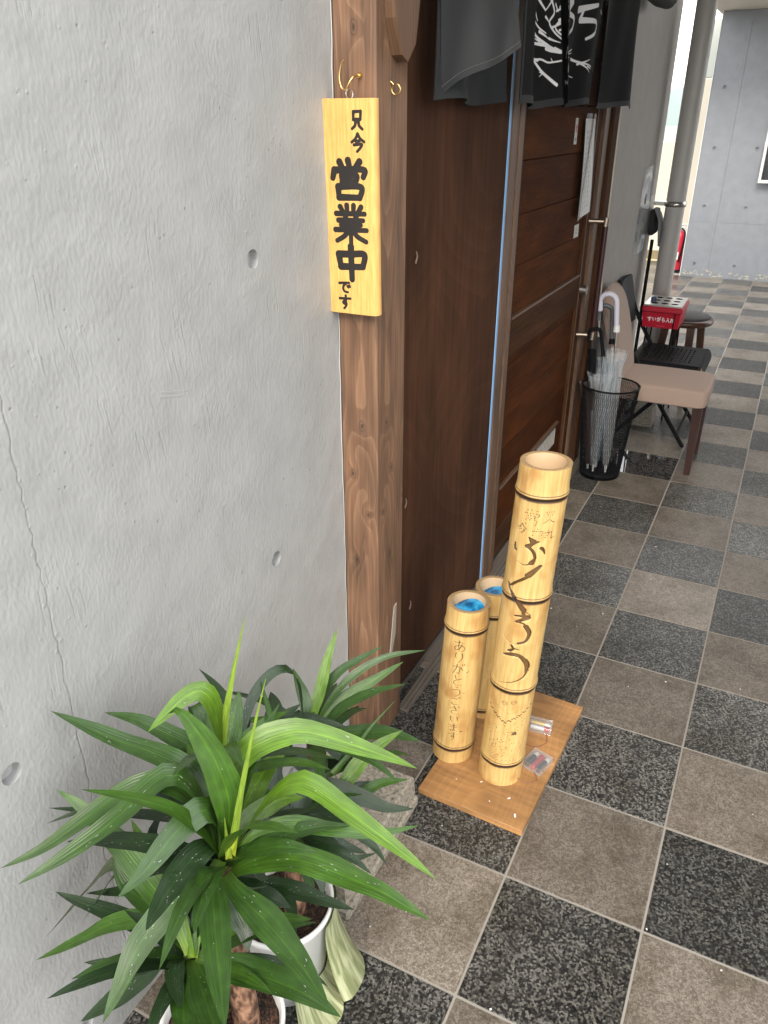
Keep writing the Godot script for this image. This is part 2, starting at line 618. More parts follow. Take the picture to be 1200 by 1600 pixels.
	var dirty := ramp_tex(dirt, T, T, [Color(.86, .85, .83), Color(.96, .955, .95), Color(1, 1, 1)], [0.2, 0.45, 0.65])
	for mm in M.tiles_dark + M.tiles_light:
		mm.metallic_specular = 0.36
		mm.detail_enabled = true
		mm.detail_blend_mode = BaseMaterial3D.BLEND_MODE_MUL
		mm.detail_albedo = dirty
		mm.detail_uv_layer = BaseMaterial3D.DETAIL_UV_2
		mm.uv2_triplanar = true
		mm.uv2_world_triplanar = true
		mm.uv2_scale = Vector3.ONE / 1.9
	m = mat(Color(0.8, 0.8, 0.82), 0.03)
	m.albedo_texture = dark
	tri(m, 1 / 0.37)
	M.tile_polished = m
	m = mat(lin(0.27, 0.245, 0.21), 0.8)
	M.grout = m

	# timber
	M.post = wood(256, 2048, 31, Color(.44, .325, .245), Color(.66, .53, .41), 11, 0.46, 0.42, Vector2(0.11, 2.0), 0.55, [[0.48, 0.545, 0.13], [0.25, 0.605, 0.12], [0.60, 0.655, 0.11], [0.30, 0.72, 0.12], [0.42, 0.165, 0.13]], 0.05, 0.3)
	M.jamb = wood(256, 1024, 32, Color(.36, .265, .195), Color(.52, .40, .30), 24, 0.2, 0.5, Vector2(0.2, 2.0), 0.5, [], 0.04, 0.3)
	M.panel = dull(wood(512, 1024, 33, Color(.285, .190, .138), Color(.34, .235, .175), 16, 0.5, 0.35, Vector2(0.9, 2.2), 0.72, [], 0.02, 0.5))
	M.plank = []
	for k in 3:
		M.plank.append(dull(wood(256, 1024, 34 + k, [Color(.285, .150, .062), Color(.26, .135, .055), Color(.30, .162, .068)][k], Color(.37, .21, .095), 12 + k * 3, 0.3 + 0.2 * k, 0.4, Vector2(0.2, 1.2), 0.68, [], 0.025, 0.4)))
	M.frame = dull(wood(256, 1024, 38, Color(.27, .175, .11), Color(.37, .25, .165), 20, 0.7, 0.4, Vector2(0.2, 2.0), 0.65, [], 0.03, 0.4))
	M.board = wood(512, 512, 39, Color(.62, .455, .28), Color(.70, .53, .345), 9, 0.6, 0.5, Vector2(0.6, 0.6), 0.5, [], 0.02, 0.6)
	M.walnut = wood(128, 512, 40, Color(.19, .105, .085), Color(.27, .155, .125), 12, 0.5, 0.4, Vector2(0.12, 0.6), 0.35, [], 0.0, 0.4)
	M.stool_wood = wood(128, 512, 41, Color(.27, .15, .085), Color(.40, .235, .14), 12, 0.5, 0.5, Vector2(0.12, 0.6), 0.35, [], 0.0, 0.4)
	M.raw = mat(lin(0.38, 0.33, 0.27), 0.8)

	# plain ones
	M.steel = mat(lin(0.55, 0.53, 0.50), 0.28, 1.0)
	M.bronze = mat(lin(0.42, 0.34, 0.27), 0.33, 1.0)
	M.alu = mat(lin(0.17, 0.145, 0.12), 0.5, 0.3)
	M.brass = mat(lin(0.72, 0.50, 0.20), 0.25, 1.0)
	M.black = dull(mat(lin(0.008, 0.008, 0.009), 0.4))
	M.black_soft = mat(lin(0.02, 0.02, 0.022), 0.85)
	M.red = mat(lin(0.52, 0.012, 0.035), 0.35)
	M.white = mat(lin(0.76, 0.76, 0.74), 0.35)
	M.cream = mat(lin(0.62, 0.56, 0.45), 0.7)
	M.cord = mat(lin(0.62, 0.56, 0.46), 0.5)
	M.pipe = mat(lin(0.50, 0.485, 0.46), 0.4)
	M.blue = mat(lin(0.24, 0.46, 0.78), 0.45)
	M.clear = mat(Color(0.96, 0.97, 0.98, 0.08), 0.05)
	M.clear.transparency = BaseMaterial3D.TRANSPARENCY_ALPHA
	M.vinyl = mat(Color(0.90, 0.93, 0.95, 0.19), 0.13)
	M.vinyl.transparency = BaseMaterial3D.TRANSPARENCY_ALPHA
	M.vinyl_grey = mat(Color(0.55, 0.66, 0.74, 0.30), 0.16)
	M.vinyl_grey.transparency = BaseMaterial3D.TRANSPARENCY_ALPHA
	# cloth
	var wv := nbytes(fnoise(51, 0.22, 2), 256, 256)
	M.weave = gray_tex(wv, 256, 256)
	M.beige = tri(bump(mat(lin(0.35, 0.255, 0.205), 0.9), M.weave, 0.08), 7.0, false)
	M.beige.rim_enabled = true
	M.beige.rim = 0.3
	M.cloth = mat(lin(0.0105, 0.0115, 0.013), 0.8)
	M.cloth.rim_enabled = true
	M.cloth.rim = 0.15
	tri(bump(M.cloth, M.weave, 0.03), 9.0)
	# concrete block
	var g1 := nbytes(fnoise(61, 0.05, 5), 512, 512)
	var pc := canvas(512, 512)
	for i in 420:
		dab(pc, rng.randf() * 512, rng.randf() * 512, rng.randf_range(0.5, 2.0), 1.0)
	var gb := PackedByteArray(); gb.resize(512 * 512)
	var gh := PackedFloat32Array(); gh.resize(512 * 512)
	for i in 512 * 512:
		gb[i] = clampi(int(150 + (g1[i] - 128) * 0.9 - pc.f[i] * 110), 0, 255)
		gh[i] = g1[i] / 255.0 * 0.4 - pc.f[i] * 0.6
	M.concrete = mat(Color.WHITE, 0.85)
	M.concrete.albedo_texture = ramp_tex(gb, 512, 512, [Color(.18, .165, .15), Color(.52, .49, .44), Color(.66, .63, .575)], [0.0, 0.45, 1.0])
	tri(bump(M.concrete, height_tex(gh, 512, 512), 0.2), 3.0)
	# soil
	M.soil = mat(Color.WHITE, 0.95)
	M.soil.albedo_texture = ramp_tex(c1, T, T, [Color(.10, .07, .05), Color(.24, .16, .11), Color(.38, .27, .20)], [0.1, 0.6, 1.0])
	tri(bump(M.soil, gray_tex(c1, T, T), 0.6), 4.0)
	# bark
	M.bark = mat(Color.WHITE, 0.85)
	var bb := nbytes(fnoise(71, 0.03, 4), 256, 256, 2)
	M.bark.albedo_texture = ramp_tex(bb, 256, 256, [Color(.26, .17, .12), Color(.46, .33, .25), Color(.60, .47, .37)], [0.2, 0.5, 0.85])
	tri(bump(M.bark, gray_tex(bb, 256, 256), 0.5), 8.0)
	# wrapping paper with fibres
	M.paper_wrap = mat(Color.WHITE, 0.8)
	var pf := nbytes(fnoise(72, 0.05, 4), 256, 512, 16)
	M.paper_wrap.albedo_texture = ramp_tex(pf, 256, 512, [Color(.48, .50, .34), Color(.58, .60, .44), Color(.68, .69, .55)], [0.25, 0.5, 0.75])
	M.paper_wrap.backlight_enabled = true
	M.paper_wrap.backlight = lin(0.15, 0.16, 0.09)
	M.paper_wrap.uv1_scale = Vector3(1, 1, 1)
	# leaves: veins along, flecks of dust and paint
	var lw := 128
	var lh := 512
	var ln := nbytes(fnoise(81, 0.10, 3), lw, lh, 64)
	var lb := nbytes(fnoise(82, 0.012, 3), lw, lh)
	var fw_ := PackedByteArray(); fw_.resize(8 * 8 * 3); fw_.fill(205)
	M.fleck_white = rgb_tex(fw_, 8, 8)
	M.leaf = []
	var tones := [Color(.175, .285, .150), Color(.255, .400, .160), Color(.315, .480, .170), Color(.435, .605, .180), Color(.62, .76, .30), Color(.40, .46, .36)]
	var lhgt := PackedFloat32Array(); lhgt.resize(lw * lh)
	for v in 3:
		var fl := canvas(lw, lh)
		for i in 5 + v * 7:
			var x := rng.randf_range(0.1, 0.9) * lw
			var y := rng.randf_range(0.15, 0.95) * lh
			ink(fl, [x, y, x + rng.randf_range(-2, 2), y + rng.randf_range(0, 6)], rng.randf_range(0.4, 1.3), rng.randf_range(0.3, 0.9), 0.8)
		var lc := PackedByteArray(); lc.resize(lw * lh * 3)
		for i in lw * lh:
			var x := float(i % lw) / lw
			var s := (ln[i] - 128) / 128.0
			var b := (lb[i] - 128) / 128.0
			var g := 0.84 + s * 0.10 + b * 0.12
			var mid := exp(-pow((x - 0.5) / 0.045, 2)) * 0.12
			var base := 1.0 - smoothstep(0.0, 0.16, float(i / lw) / lh)
			var c := Color(g + mid + base * 0.35, g + mid + base * 0.22, g * 0.96 + base * 0.12)
			lc[i * 3] = clampi(int(c.r * 100), 0, 255); lc[i * 3 + 1] = clampi(int(c.g * 100), 0, 255); lc[i * 3 + 2] = clampi(int(c.b * 100), 0, 255)
			lhgt[i] = s * 0.5
		var lt := rgb_tex(lc, lw, lh)
		var fb := PackedByteArray(); fb.resize(lw * lh)
		for i in lw * lh: fb[i] = int(fl.f[i] * 190)
		var ft := gray_tex(fb, lw, lh)
		var lht := height_tex(lhgt, lw, lh) if v == 0 else (M.leaf[0][0].heightmap_texture as Texture2D)
		var row := []
		for t in tones:
			m = mat(Color(t.r * 2.2, t.g * 2.15, t.b * 2.1), 0.36)
			m.albedo_texture = lt
			bump(m, lht, 0.03)
			m.detail_enabled = true
			m.detail_albedo = M.fleck_white
			m.detail_mask = ft
			m.backlight_enabled = true
			m.backlight = Color(t.r * 0.5, t.g * 0.55, t.b * 0.3)
			row.append(m)
		M.leaf.append(row)

# ---------------------------------------------------------------- floor, walls, ceiling
func setting() -> void:
	var floor_ := Node3D.new()
	floor_.name = "tiled_floor"
	add_child(floor_)
	struct(floor_)
	obj("grout_bed", box_mesh(Vector3(-4.2, -0.12, -9.3), Vector3(3.0, -0.0012, 2.4), 0), M.grout, floor_)
	var tile := box_mesh(Vector3(-0.1477, -0.012, -0.1477), Vector3(0.1477, 0, 0.1477), 0.0010)
	var spots := []
	for col in range(-14, 10):
		for k in range(-8, 31):
			var x := 0.3 * col + 0.15
			var z := -0.3 * k - 0.15
			if col < -2 and k < 14: continue
			if z < -8.4 and x > -0.75: continue
			var seen := 0.0
			var fwd := Vector3(-0.449, 0, -0.894)
			var d := Vector3(x, 0, z) - Vector3(0.291, 0, 0.889)
			var ahead := d.dot(fwd)
			var aside := absf(d.dot(Vector3(0.894, 0, -0.449)))
			seen = ahead - maxf(0, aside - ahead * 0.62 - 0.25) * 30.0
			if ahead < 0.1: seen = 100.0 - ahead
			elif seen < ahead - 0.01: seen = 50.0 - seen
			spots.append([seen, x, z, absi(col + k) % 2, col, k])
	spots.sort_custom(func(a, b): return a[0] < b[0])
	var rng := RandomNumberGenerator.new()
	rng.seed = 3
	var rest := [st_new(false), st_new(false)]
	var count := 0
	for s in spots:
		var v := rng.randi() % 3
		var m: Material = M.tiles_light[v] if s[3] else M.tiles_dark[v]
		if s[4] == -1 and s[5] == 9: m = M.tile_polished
		var tilt := Basis.from_euler(Vector3(rng.randf_range(-1, 1), 0, rng.randf_range(-1, 1)) * 0.0016)
		var xf := Transform3D(tilt, Vector3(s[1], rng.randf_range(-0.0004, 0.0004), s[2]))
		if count < 296:
			obj("floor_tile", tile, m, floor_, xf)
		else:
			(rest[s[3]] as SurfaceTool).append_from(tile, 0, xf)
		count += 1
	for i in 2:
		var o := obj("floor_tiles_beyond", (rest[i] as SurfaceTool).commit(), M.tiles_light[1] if i else M.tiles_dark[1], floor_)
		o.set_meta("kind", "stuff")
	struct(obj("ground", box_mesh(Vector3(-400, -0.5, -400), Vector3(400, -0.125, 400), 0), mat(lin(0.22, 0.21, 0.19), 0.95)))

	var cr := RandomNumberGenerator.new()
	cr.seed = 12
	var cst := st_new(false)
	for i in 46:
		var cx := cr.randf_range(-0.25, 0.75)
		var cz := cr.randf_range(-2.2, 0.25)
		var q := cr.randf_range(0.0008, 0.0022)
		box(cst, Vector3(-q, 0, -q * 0.7), Vector3(q, q * 0.9, q * 0.7), 0.0003, 1, Vector2.ZERO, Transform3D(Basis(Vector3.UP, cr.randf() * 6.0), Vector3(cx, 0.0003, cz)))
	obj("crumbs", done(cst), M.white, floor_).set_meta("kind", "stuff")
	# near concrete wall with form-tie recesses cut in
	var wall := CSGCombiner3D.new()
	wall.name = numbered("concrete_wall")
	add_child(wall)
	tag(wall, "grey painted concrete wall left of the brown post, with round tie recesses", "wall")
	csg_box(wall, Vector3(WALL_X - 0.25, -0.05, -0.693), Vector3(WALL_X, 2.45, 1.6), M.wall)
	for p in [[-0.259, 1.305], [-0.265, 0.702], [0.401, 0.699], [0.40, 1.305], [-0.26, 0.1], [0.4, 0.1], [-0.262, 1.905], [0.4, 1.905], [1.03, 1.305], [1.03, 0.7]]:
		csg_hole(wall, Vector3(WALL_X, p[1], p[0]), Vector3.RIGHT, 0.0165, 0.018, M.wall)
	# wall beyond the door
	var w2 := obj("concrete_wall", box_mesh(Vector3(DOOR_X - 0.2, -0.05, -4.13), Vector3(-0.475, 2.45, -2.80), 0.004), M.wall_warm)
	tag(w2, "grey concrete wall between the sliding door and the grey drainpipe", "wall")
	# backing of the entrance bay, so that no light comes through
	var wb := obj("entrance_backing_wall", box_mesh(Vector3(-0.84, -0.05, -2.80), Vector3(-0.62, 2.45, -0.693), 0), M.panel)
	tag(wb, "dark brown wall behind the sliding door bay", "wall")
	# far wall
	var fw := CSGCombiner3D.new()
	fw.name = numbered("concrete_wall")
	add_child(fw)
	tag(fw, "pale blue grey concrete wall closing the far end of the corridor", "wall")
	csg_box(fw, Vector3(-0.747, -0.05, -8.65), Vector3(0.0, 2.45, -8.4), M.wall_far)
	csg_box(fw, Vector3(-0.002, -0.05, -8.645), Vector3(2.9, 2.45, -8.402), M.wall_far)
	csg_box(fw, Vector3(-0.4745, 0, -8.405), Vector3(-0.4715, 2.45, -8.39), M.wall_far, CSGShape3D.OPERATION_SUBTRACTION)
	csg_box(fw, Vector3(-0.8, 0.558, -8.4025), Vector3(2.8, 0.5605, -8.39), M.wall_far, CSGShape3D.OPERATION_SUBTRACTION)
	csg_box(fw, Vector3(-0.8, 1.80, -8.4025), Vector3(2.8, 1.8025, -8.39), M.wall_far, CSGShape3D.OPERATION_SUBTRACTION)
	for y in [0.131, 0.709, 1.262, 1.808]:
		for x in [-0.62, -0.218, 0.184, 0.586, 0.99, 1.39]:
			csg_hole(fw, Vector3(x, y, -8.4), Vector3.BACK, 0.0175, 0.014, M.wall_far)
	# damp, flaking paint along its foot: a thin crust of old render
	var st := st_new(false)
	var rng2 := RandomNumberGenerator.new()
	rng2.seed = 9
	for i in 170:
		var x := rng2.randf_range(-0.74, 1.2)
		var y := rng2.randf_range(0.0, 0.055) + maxf(0, sin(x * 9.0)) * 0.035 * rng2.randf()
		var w := rng2.randf_range(0.006, 0.03)
		box(st, Vector3(x, y, -8.4), Vector3(x + w, y + rng2.randf_range(0.004, 0.016), -8.4 + rng2.randf_range(0.002, 0.005)), 0.001)
	var fl := obj("flaking_plaster", done(st), mat(lin(0.36, 0.34, 0.27), 0.95), fw)
	fl.set_meta("kind", "stuff")
	obj("pale_corner_bead", box_mesh(Vector3(-0.752, 0, -8.41), Vector3(-0.7475, 2.45, -8.395), 0), M.white, fw)
	# right side of the passage, out of the frame
	var rw := obj("passage_wall", box_mesh(Vector3(2.3, -0.05, -5.0), Vector3(2.5, 2.45, -0.35), 0.004), mat(lin(0.17, 0.155, 0.14), 0.8))
	tag(rw, "concrete wall along the right side of the passage", "wall")
	# ceiling
	var ceil := obj("ceiling", box_mesh(Vector3(-0.80, 2.452, -4.9), Vector3(3.0, 2.70, -0.45), 0.004), mat(lin(0.34, 0.32, 0.285), 0.8))
	struct(ceil)
	struct(obj("ceiling", box_mesh(Vector3(-0.80, 2.452, -8.7), Vector3(3.0, 2.70, -7.35), 0.004), mat(lin(0.52, 0.49, 0.44), 0.8)))
	for z in [-4.8, -4.0, -2.7, -1.4]:
		obj("ceiling_joint", box_mesh(Vector3(-0.78, 2.446, z), Vector3(2.29, 2.4515, z + 0.012), 0), M.alu, ceil)

func csg_box(parent: Node3D, lo: Vector3, hi: Vector3, m: Material, op := CSGShape3D.OPERATION_UNION) -> void:
	var b := CSGBox3D.new()
	b.name = "block_%d" % parent.get_child_count()
	b.size = hi - lo
	b.position = (lo + hi) / 2
	b.material = m
	b.operation = op
	parent.add_child(b)

func csg_hole(parent: Node3D, at: Vector3, n: Vector3, r: float, depth: float, m: Material) -> void:
	var c := CSGCylinder3D.new()
	c.name = "recess_%d" % parent.get_child_count()
	c.radius = r
	c.height = depth * 2
	c.sides = 32
	c.material = m
	c.operation = CSGShape3D.OPERATION_SUBTRACTION
	c.transform = Transform3D(Basis(Quaternion(Vector3.UP, n)), at)
	parent.add_child(c)

# ---------------------------------------------------------------- the entrance
func entrance() -> void:
	var post := thing("wooden_post", "thick brown knotty wooden post between the concrete wall and the door", "post")
	obj("timber", box_mesh(Vector3(-0.5395, -0.02, -0.690), Vector3(-0.449, 2.45, -0.550), 0.004, 1, Vector2(0.5395, 2.0)), M.post, post)
	var st := st_new()
	var pts := []
	var rng := RandomNumberGenerator.new()
	rng.seed = 17
	for i in 60: pts.append(Vector3(-0.5385 + rng.randf_range(-0.0012, 0.0012), 0.05 + i * 0.04, -0.5485 + rng.randf_range(-0.0008, 0.0008)))
	tube(st, pts, 0.0009, 0.0014, 6)
	obj("caulk_bead", done(st), mat(lin(0.5, 0.5, 0.48), 0.7), post)
	# scuffed, splintered patch near the foot
	st = st_new(false)
	slab(st, [Vector3(-0.4485, 0.385, -0.640), Vector3(-0.4485, 0.390, -0.655), Vector3(-0.4485, 0.30, -0.650), Vector3(-0.4485, 0.235, -0.625), Vector3(-0.4485, 0.24, -0.615)], Vector3.RIGHT, 0.003)
	obj("splintered_patch", done(st), M.raw, post)
	# notch-ended curtain bracket
	var br := thing("curtain_bracket", "dark eight-sided wooden bracket on the post holding the curtain rod", "bracket")
	st = st_new(false)
	slab(st, [Vector3(0, 1.80, -0.565), Vector3(0, 1.685, -0.588), Vector3(0, 1.628, -0.615), Vector3(0, 1.618, -0.640), Vector3(0, 1.65, -0.675), Vector3(0, 1.74, -0.695), Vector3(0, 2.0, -0.69), Vector3(0, 2.0, -0.565)], Vector3.RIGHT, 0.022)
	obj("bracket_block", done(st), M.jamb, br, Transform3D(Basis(), Vector3(-0.4375, 0, 0)))
	# brown panel and frame
	var pn := thing("wall_panel", "smooth dark brown plywood panel between the post and the door frame", "panel")
	obj("sheet", box_mesh(Vector3(-0.52, 0.045, -1.40), Vector3(-0.475, 2.44, -0.691), 0.002, 1), M.panel, pn)
	obj("skirting", box_mesh(Vector3(-0.62, -0.01, -1.40), Vector3(-0.505, 0.044, -0.691), 0), M.black_soft, pn)
	for d in [[1.24, -0.80], [0.63, -0.76], [0.29, -0.80]]:
		st = st_new()
		tube(st, curve3([Vector3(-0.4745, d[1] * 0 + d[0] + 0.012, d[1]), Vector3(-0.4735, d[0], d[1] - 0.003), Vector3(-0.4745, d[0] - 0.014, d[1] + 0.004)], 4), 0.0018, 0.0026, 6)
		obj("dent", done(st), mat(lin(0.20, 0.14, 0.10), 0.8), pn)
	var tape := obj("masking_tape_strip", box_mesh(Vector3(-0.4748, 0.03, -1.4145), Vector3(-0.4718, 2.2, -1.4005), 0.0005), M.blue)
	tag(tape, "long light blue tape strip up the edge of the brown panel", "tape")
	# jambs and head
	var fr := thing("door_frame", "brown wooden frame round the sliding door", "door frame")
	for k in 3:
		obj("jamb_moulding", box_mesh(Vector3(-0.55, 0.0, [-1.455, -1.492, -1.535][k]), Vector3([-0.468, -0.474, -0.470][k], 2.02, [-1.4165, -1.4565, -1.494][k]), 0.003, 1, Vector2(k * 0.07, 0)), M.jamb, fr)
	obj("jamb", box_mesh(Vector3(-0.55, 0, -2.70), Vector3(-0.478, 2.02, -2.615), 0.003, 1, Vector2(0.3, 0)), M.jamb, fr)
	obj("jamb_casing", box_mesh(Vector3(-0.55, 0, -2.797), Vector3(-0.462, 2.06, -2.702), 0.004, 1, Vector2(0.1, 0.4)), M.frame, fr)
	obj("head", box_mesh(Vector3(-0.56, 2.021, -2.70), Vector3(-0.468, 2.2, -1.4165), 0.004, 2), M.frame, fr)
	obj("transom", box_mesh(Vector3(-0.58, 2.202, -2.797), Vector3(-0.48, 2.449, -1.4165), 0.002, 2), M.panel, fr)
	# track on the floor: two rails and a filler
	var tr := thing("sill_track", "worn dark aluminium door sill with two rails along the floor", "door sill")
	obj("sill_plate", box_mesh(Vector3(-0.458, -0.005, -2.70), Vector3(-0.425, 0.005, -0.69), 0.001), M.alu, tr)
	obj("sill_rail", box_mesh(Vector3(-0.492, -0.005, -2.70), Vector3(-0.484, 0.012, -0.69), 0.001), M.alu, tr)
	obj("sill_rail", box_mesh(Vector3(-0.456, 0.0052, -2.70), Vector3(-0.450, 0.014, -0.69), 0.001), M.alu, tr)
	obj("sill_rail", box_mesh(Vector3(-0.441, 0.0052, -2.70), Vector3(-0.436, 0.014, -0.69), 0.001), M.alu, tr)
	obj("sill_rail", box_mesh(Vector3(-0.430, 0.0052, -2.70), Vector3(-0.426, 0.010, -0.69), 0.001), M.alu, tr)
	obj("filler_plate", box_mesh(Vector3(-0.4838, -0.004, -2.70), Vector3(-0.4585, 0.009, -0.93), 0.001), M.alu, tr)
	# door
	var dr := thing("sliding_door", "dark brown plank sliding door under the black curtain", "door")
	var z0 := -1.537
	var z1 := -2.613
	obj("stile", box_mesh(Vector3(-0.535, 0.018, z0 - 0.075), Vector3(-0.492, 2.018, z0), 0.003, 1), M.frame, dr)
	obj("stile", box_mesh(Vector3(-0.535, 0.018, z1), Vector3(-0.492, 2.018, z1 + 0.085), 0.003, 1, Vector2(0.5, 0.2)), M.frame, dr)
	obj("mid_rail", box_mesh(Vector3(-0.535, 0.80, z1 + 0.086), Vector3(-0.493, 0.925, z0 - 0.076), 0.003, 2), M.frame, dr)
	obj("rail_ledge", box_mesh(Vector3(-0.51, 0.926, z1 + 0.086), Vector3(-0.491, 0.934, z0 - 0.076), 0.001, 2), M.jamb, dr)
	obj("bottom_rail", box_mesh(Vector3(-0.535, 0.018, z1 + 0.086), Vector3(-0.493, 0.13, z0 - 0.076), 0.003, 2), M.frame, dr)
	obj("top_rail", box_mesh(Vector3(-0.535, 1.90, z1 + 0.086), Vector3(-0.493, 2.018, z0 - 0.076), 0.003, 2), M.frame, dr)
	var y := 0.132
	var k := 0
	while y < 1.89:
		if y > 0.785 and y < 0.93:
			y = 0.936
			continue
		var top := minf(y + 0.157, 0.797 if y < 0.8 else 1.898)
		obj("plank", box_mesh(Vector3(-0.528, y, z1 + 0.087), Vector3(-0.503, top - 0.0012, z0 - 0.077), 0.0016, 2, Vector2(k * 0.37, k * 0.61)), M.plank[k % 3], dr)
		y = top + 0.001
		k += 1
	var hd := obj("door_handle", tube_mesh([Vector3(-0.425, 1.14, -2.60), Vector3(-0.425, 0.67, -2.60)], 0.0125, 0.0125, 16), mat(lin(0.035, 0.008, 0.007), 0.3), dr)
	for hy in [1.143, 0.667]:
		st = st_new()
		tube(st, [Vector3(-0.492, hy, -2.575), Vector3(-0.43, hy, -2.598)], 0.0095, 0.0095, 12)
		tube(st, [Vector3(-0.425, hy - 0.02, -2.60), Vector3(-0.425, hy + 0.014, -2.60)], 0.0145, 0.0145, 14)
		obj("handle_mount", done(st), M.bronze, hd)
	obj("lock_cylinder", tube_mesh([Vector3(-0.492, 0.864, -2.56), Vector3(-0.463, 0.864, -2.56)], 0.021, 0.020, 20), M.steel, dr)
	obj("edge_strip", box_mesh(Vector3(-0.4915, 0.05, -2.535), Vector3(-0.4885, 1.9, -2.528), 0.0005), M.jamb, dr)
	var gr := obj("vent_grille", box_mesh(Vector3(-0.5028, 0.20, -2.40), Vector3(-0.498, 0.295, -2.10), 0.001), M.alu, dr)
	for i in 12:
		obj("slat", box_mesh(Vector3(-0.498, 0.21, -2.39 + i * 0.024), Vector3(-0.494, 0.285, -2.386 + i * 0.024), 0.001), mat(lin(0.4, 0.38, 0.35), 0.5), gr)
	obj("ledge_strip", box_mesh(Vector3(-0.503, 0.30, -2.42), Vector3(-0.490, 0.31, -1.62), 0.001, 2), M.jamb, dr)
	# notices
	notice("paper_notice", "long white paper notice in a clear sleeve taped beside the door handle", "notice", 1.525, 1.165, -2.335, -2.505, 0)
	notice("sticker", "small white sticker with a red mark high on the door", "sticker", 1.527, 1.44, -2.235, -2.275, 1)
	notice("small_label", "small square white label below the paper notice", "label", 1.145, 1.095, -2.38, -2.455, 2)
	# cord
	st = st_new()
	tube(st, curve3([Vector3(-0.466, 2.3, -2.815), Vector3(-0.466, 1.55, -2.818), Vector3(-0.464, 1.1, -2.812), Vector3(-0.455, 0.86, -2.80), Vector3(-0.440, 0.72, -2.78), Vector3(-0.430, 0.62, -2.77)], 6), 0.0055, 0.0055, 8)
	tag(obj("cream_cord", done(st), M.cord), "cream cord hanging down the right edge of the door frame", "cord")

func notice(called: String, label: String, cat: String, y1: float, y0: float, za: float, zb: float, kind: int) -> void:
	var w := 128
	var h := int(128 * (y1 - y0) / absf(zb - za))
	var c := canvas(w, h)
	var red := canvas(w, h)
	var green := canvas(w, h)
	var rng := RandomNumberGenerator.new()
	rng.seed = 40 + kind
	if kind == 0:
		for cx in [100, 80, 60, 40, 22]:
			var y := 30.0
			while y < h - 30:
				glyph(c, ["ta", "ima", "ga", "su", "de", "naka", "re", "shi"][rng.randi() % 8], cx - 6, y, 11, 11, 0.8)
				y += 14
	elif kind == 1:
		glyph(red, "ei", 44, h * 0.25, 70, 80, 8)
		ink(green, [60, h * 0.78, 80, h * 0.85, 100, h * 0.76], 12, 8)
	else:
		glyph(c, "shi", 20, 20, 40, 40, 3)
		glyph(c, "ta", 64, 22, 40, 40, 3)
	var px := PackedByteArray(); px.resize(w * h * 3)
	for i in w * h:
		var q := Color(.80, .79, .77).lerp(Color(.35, .35, .36), c.f[i] * 0.7).lerp(Color(.75, .08, .2), red.f[i]).lerp(Color(.2, .5, .4), green.f[i])
		px[i * 3] = int(q.r * 255); px[i * 3 + 1] = int(q.g * 255); px[i * 3 + 2] = int(q.b * 255)
	var m := mat(Color.WHITE, 0.35)
	m.albedo_texture = rgb_tex(px, w, h)
	var t := thing(called, label, cat)
	var st := st_new()
	var xx := -0.4895 if kind == 0 else -0.5015
	var cut := 0.022 if kind == 0 else 0.0
	var shape := func(u: float, v: float) -> Vector3:
		return Vector3(xx + 0.004 * sin(u * 5.0 + v * 3.0) * (1.0 if kind == 0 else 0.1) + (0.008 * v if kind == 0 else 0.0), lerpf(y1, y0 + cut * (1.0 - u) * 0 + cut * u, v), lerpf(za, zb, u))
	sheet(st, 6, 10, shape, func(u: float, v: float) -> Vector2: return Vector2(u, v))
	obj("sheet", done(st), m, t)
	if kind == 0:
		st = st_new()
		sheet(st, 6, 10, func(u: float, v: float) -> Vector3: return shape.call(u, v * 1.0 - 0.05 * (1.0 - v)) + Vector3(0.0025, 0, 0), func(u: float, v: float) -> Vector2: return Vector2(u, v))
		obj("clear_sleeve", done(st), M.clear, t)

# ---------------------------------------------------------------- curtain
func print_stroke(c: Dictionary, p: Array, w0: float, w1: float) -> void:
	var q := []
	for i in range(0, p.size(), 2):
		q.append((-1.10 - p[i]) / 1.65 * c.w)
		q.append((1.98 - p[i + 1]) / 0.46 * c.h)
	var k: float = c.h / 0.46
	ink(c, q, w0 * k * 0.5, w1 * k * 0.5)

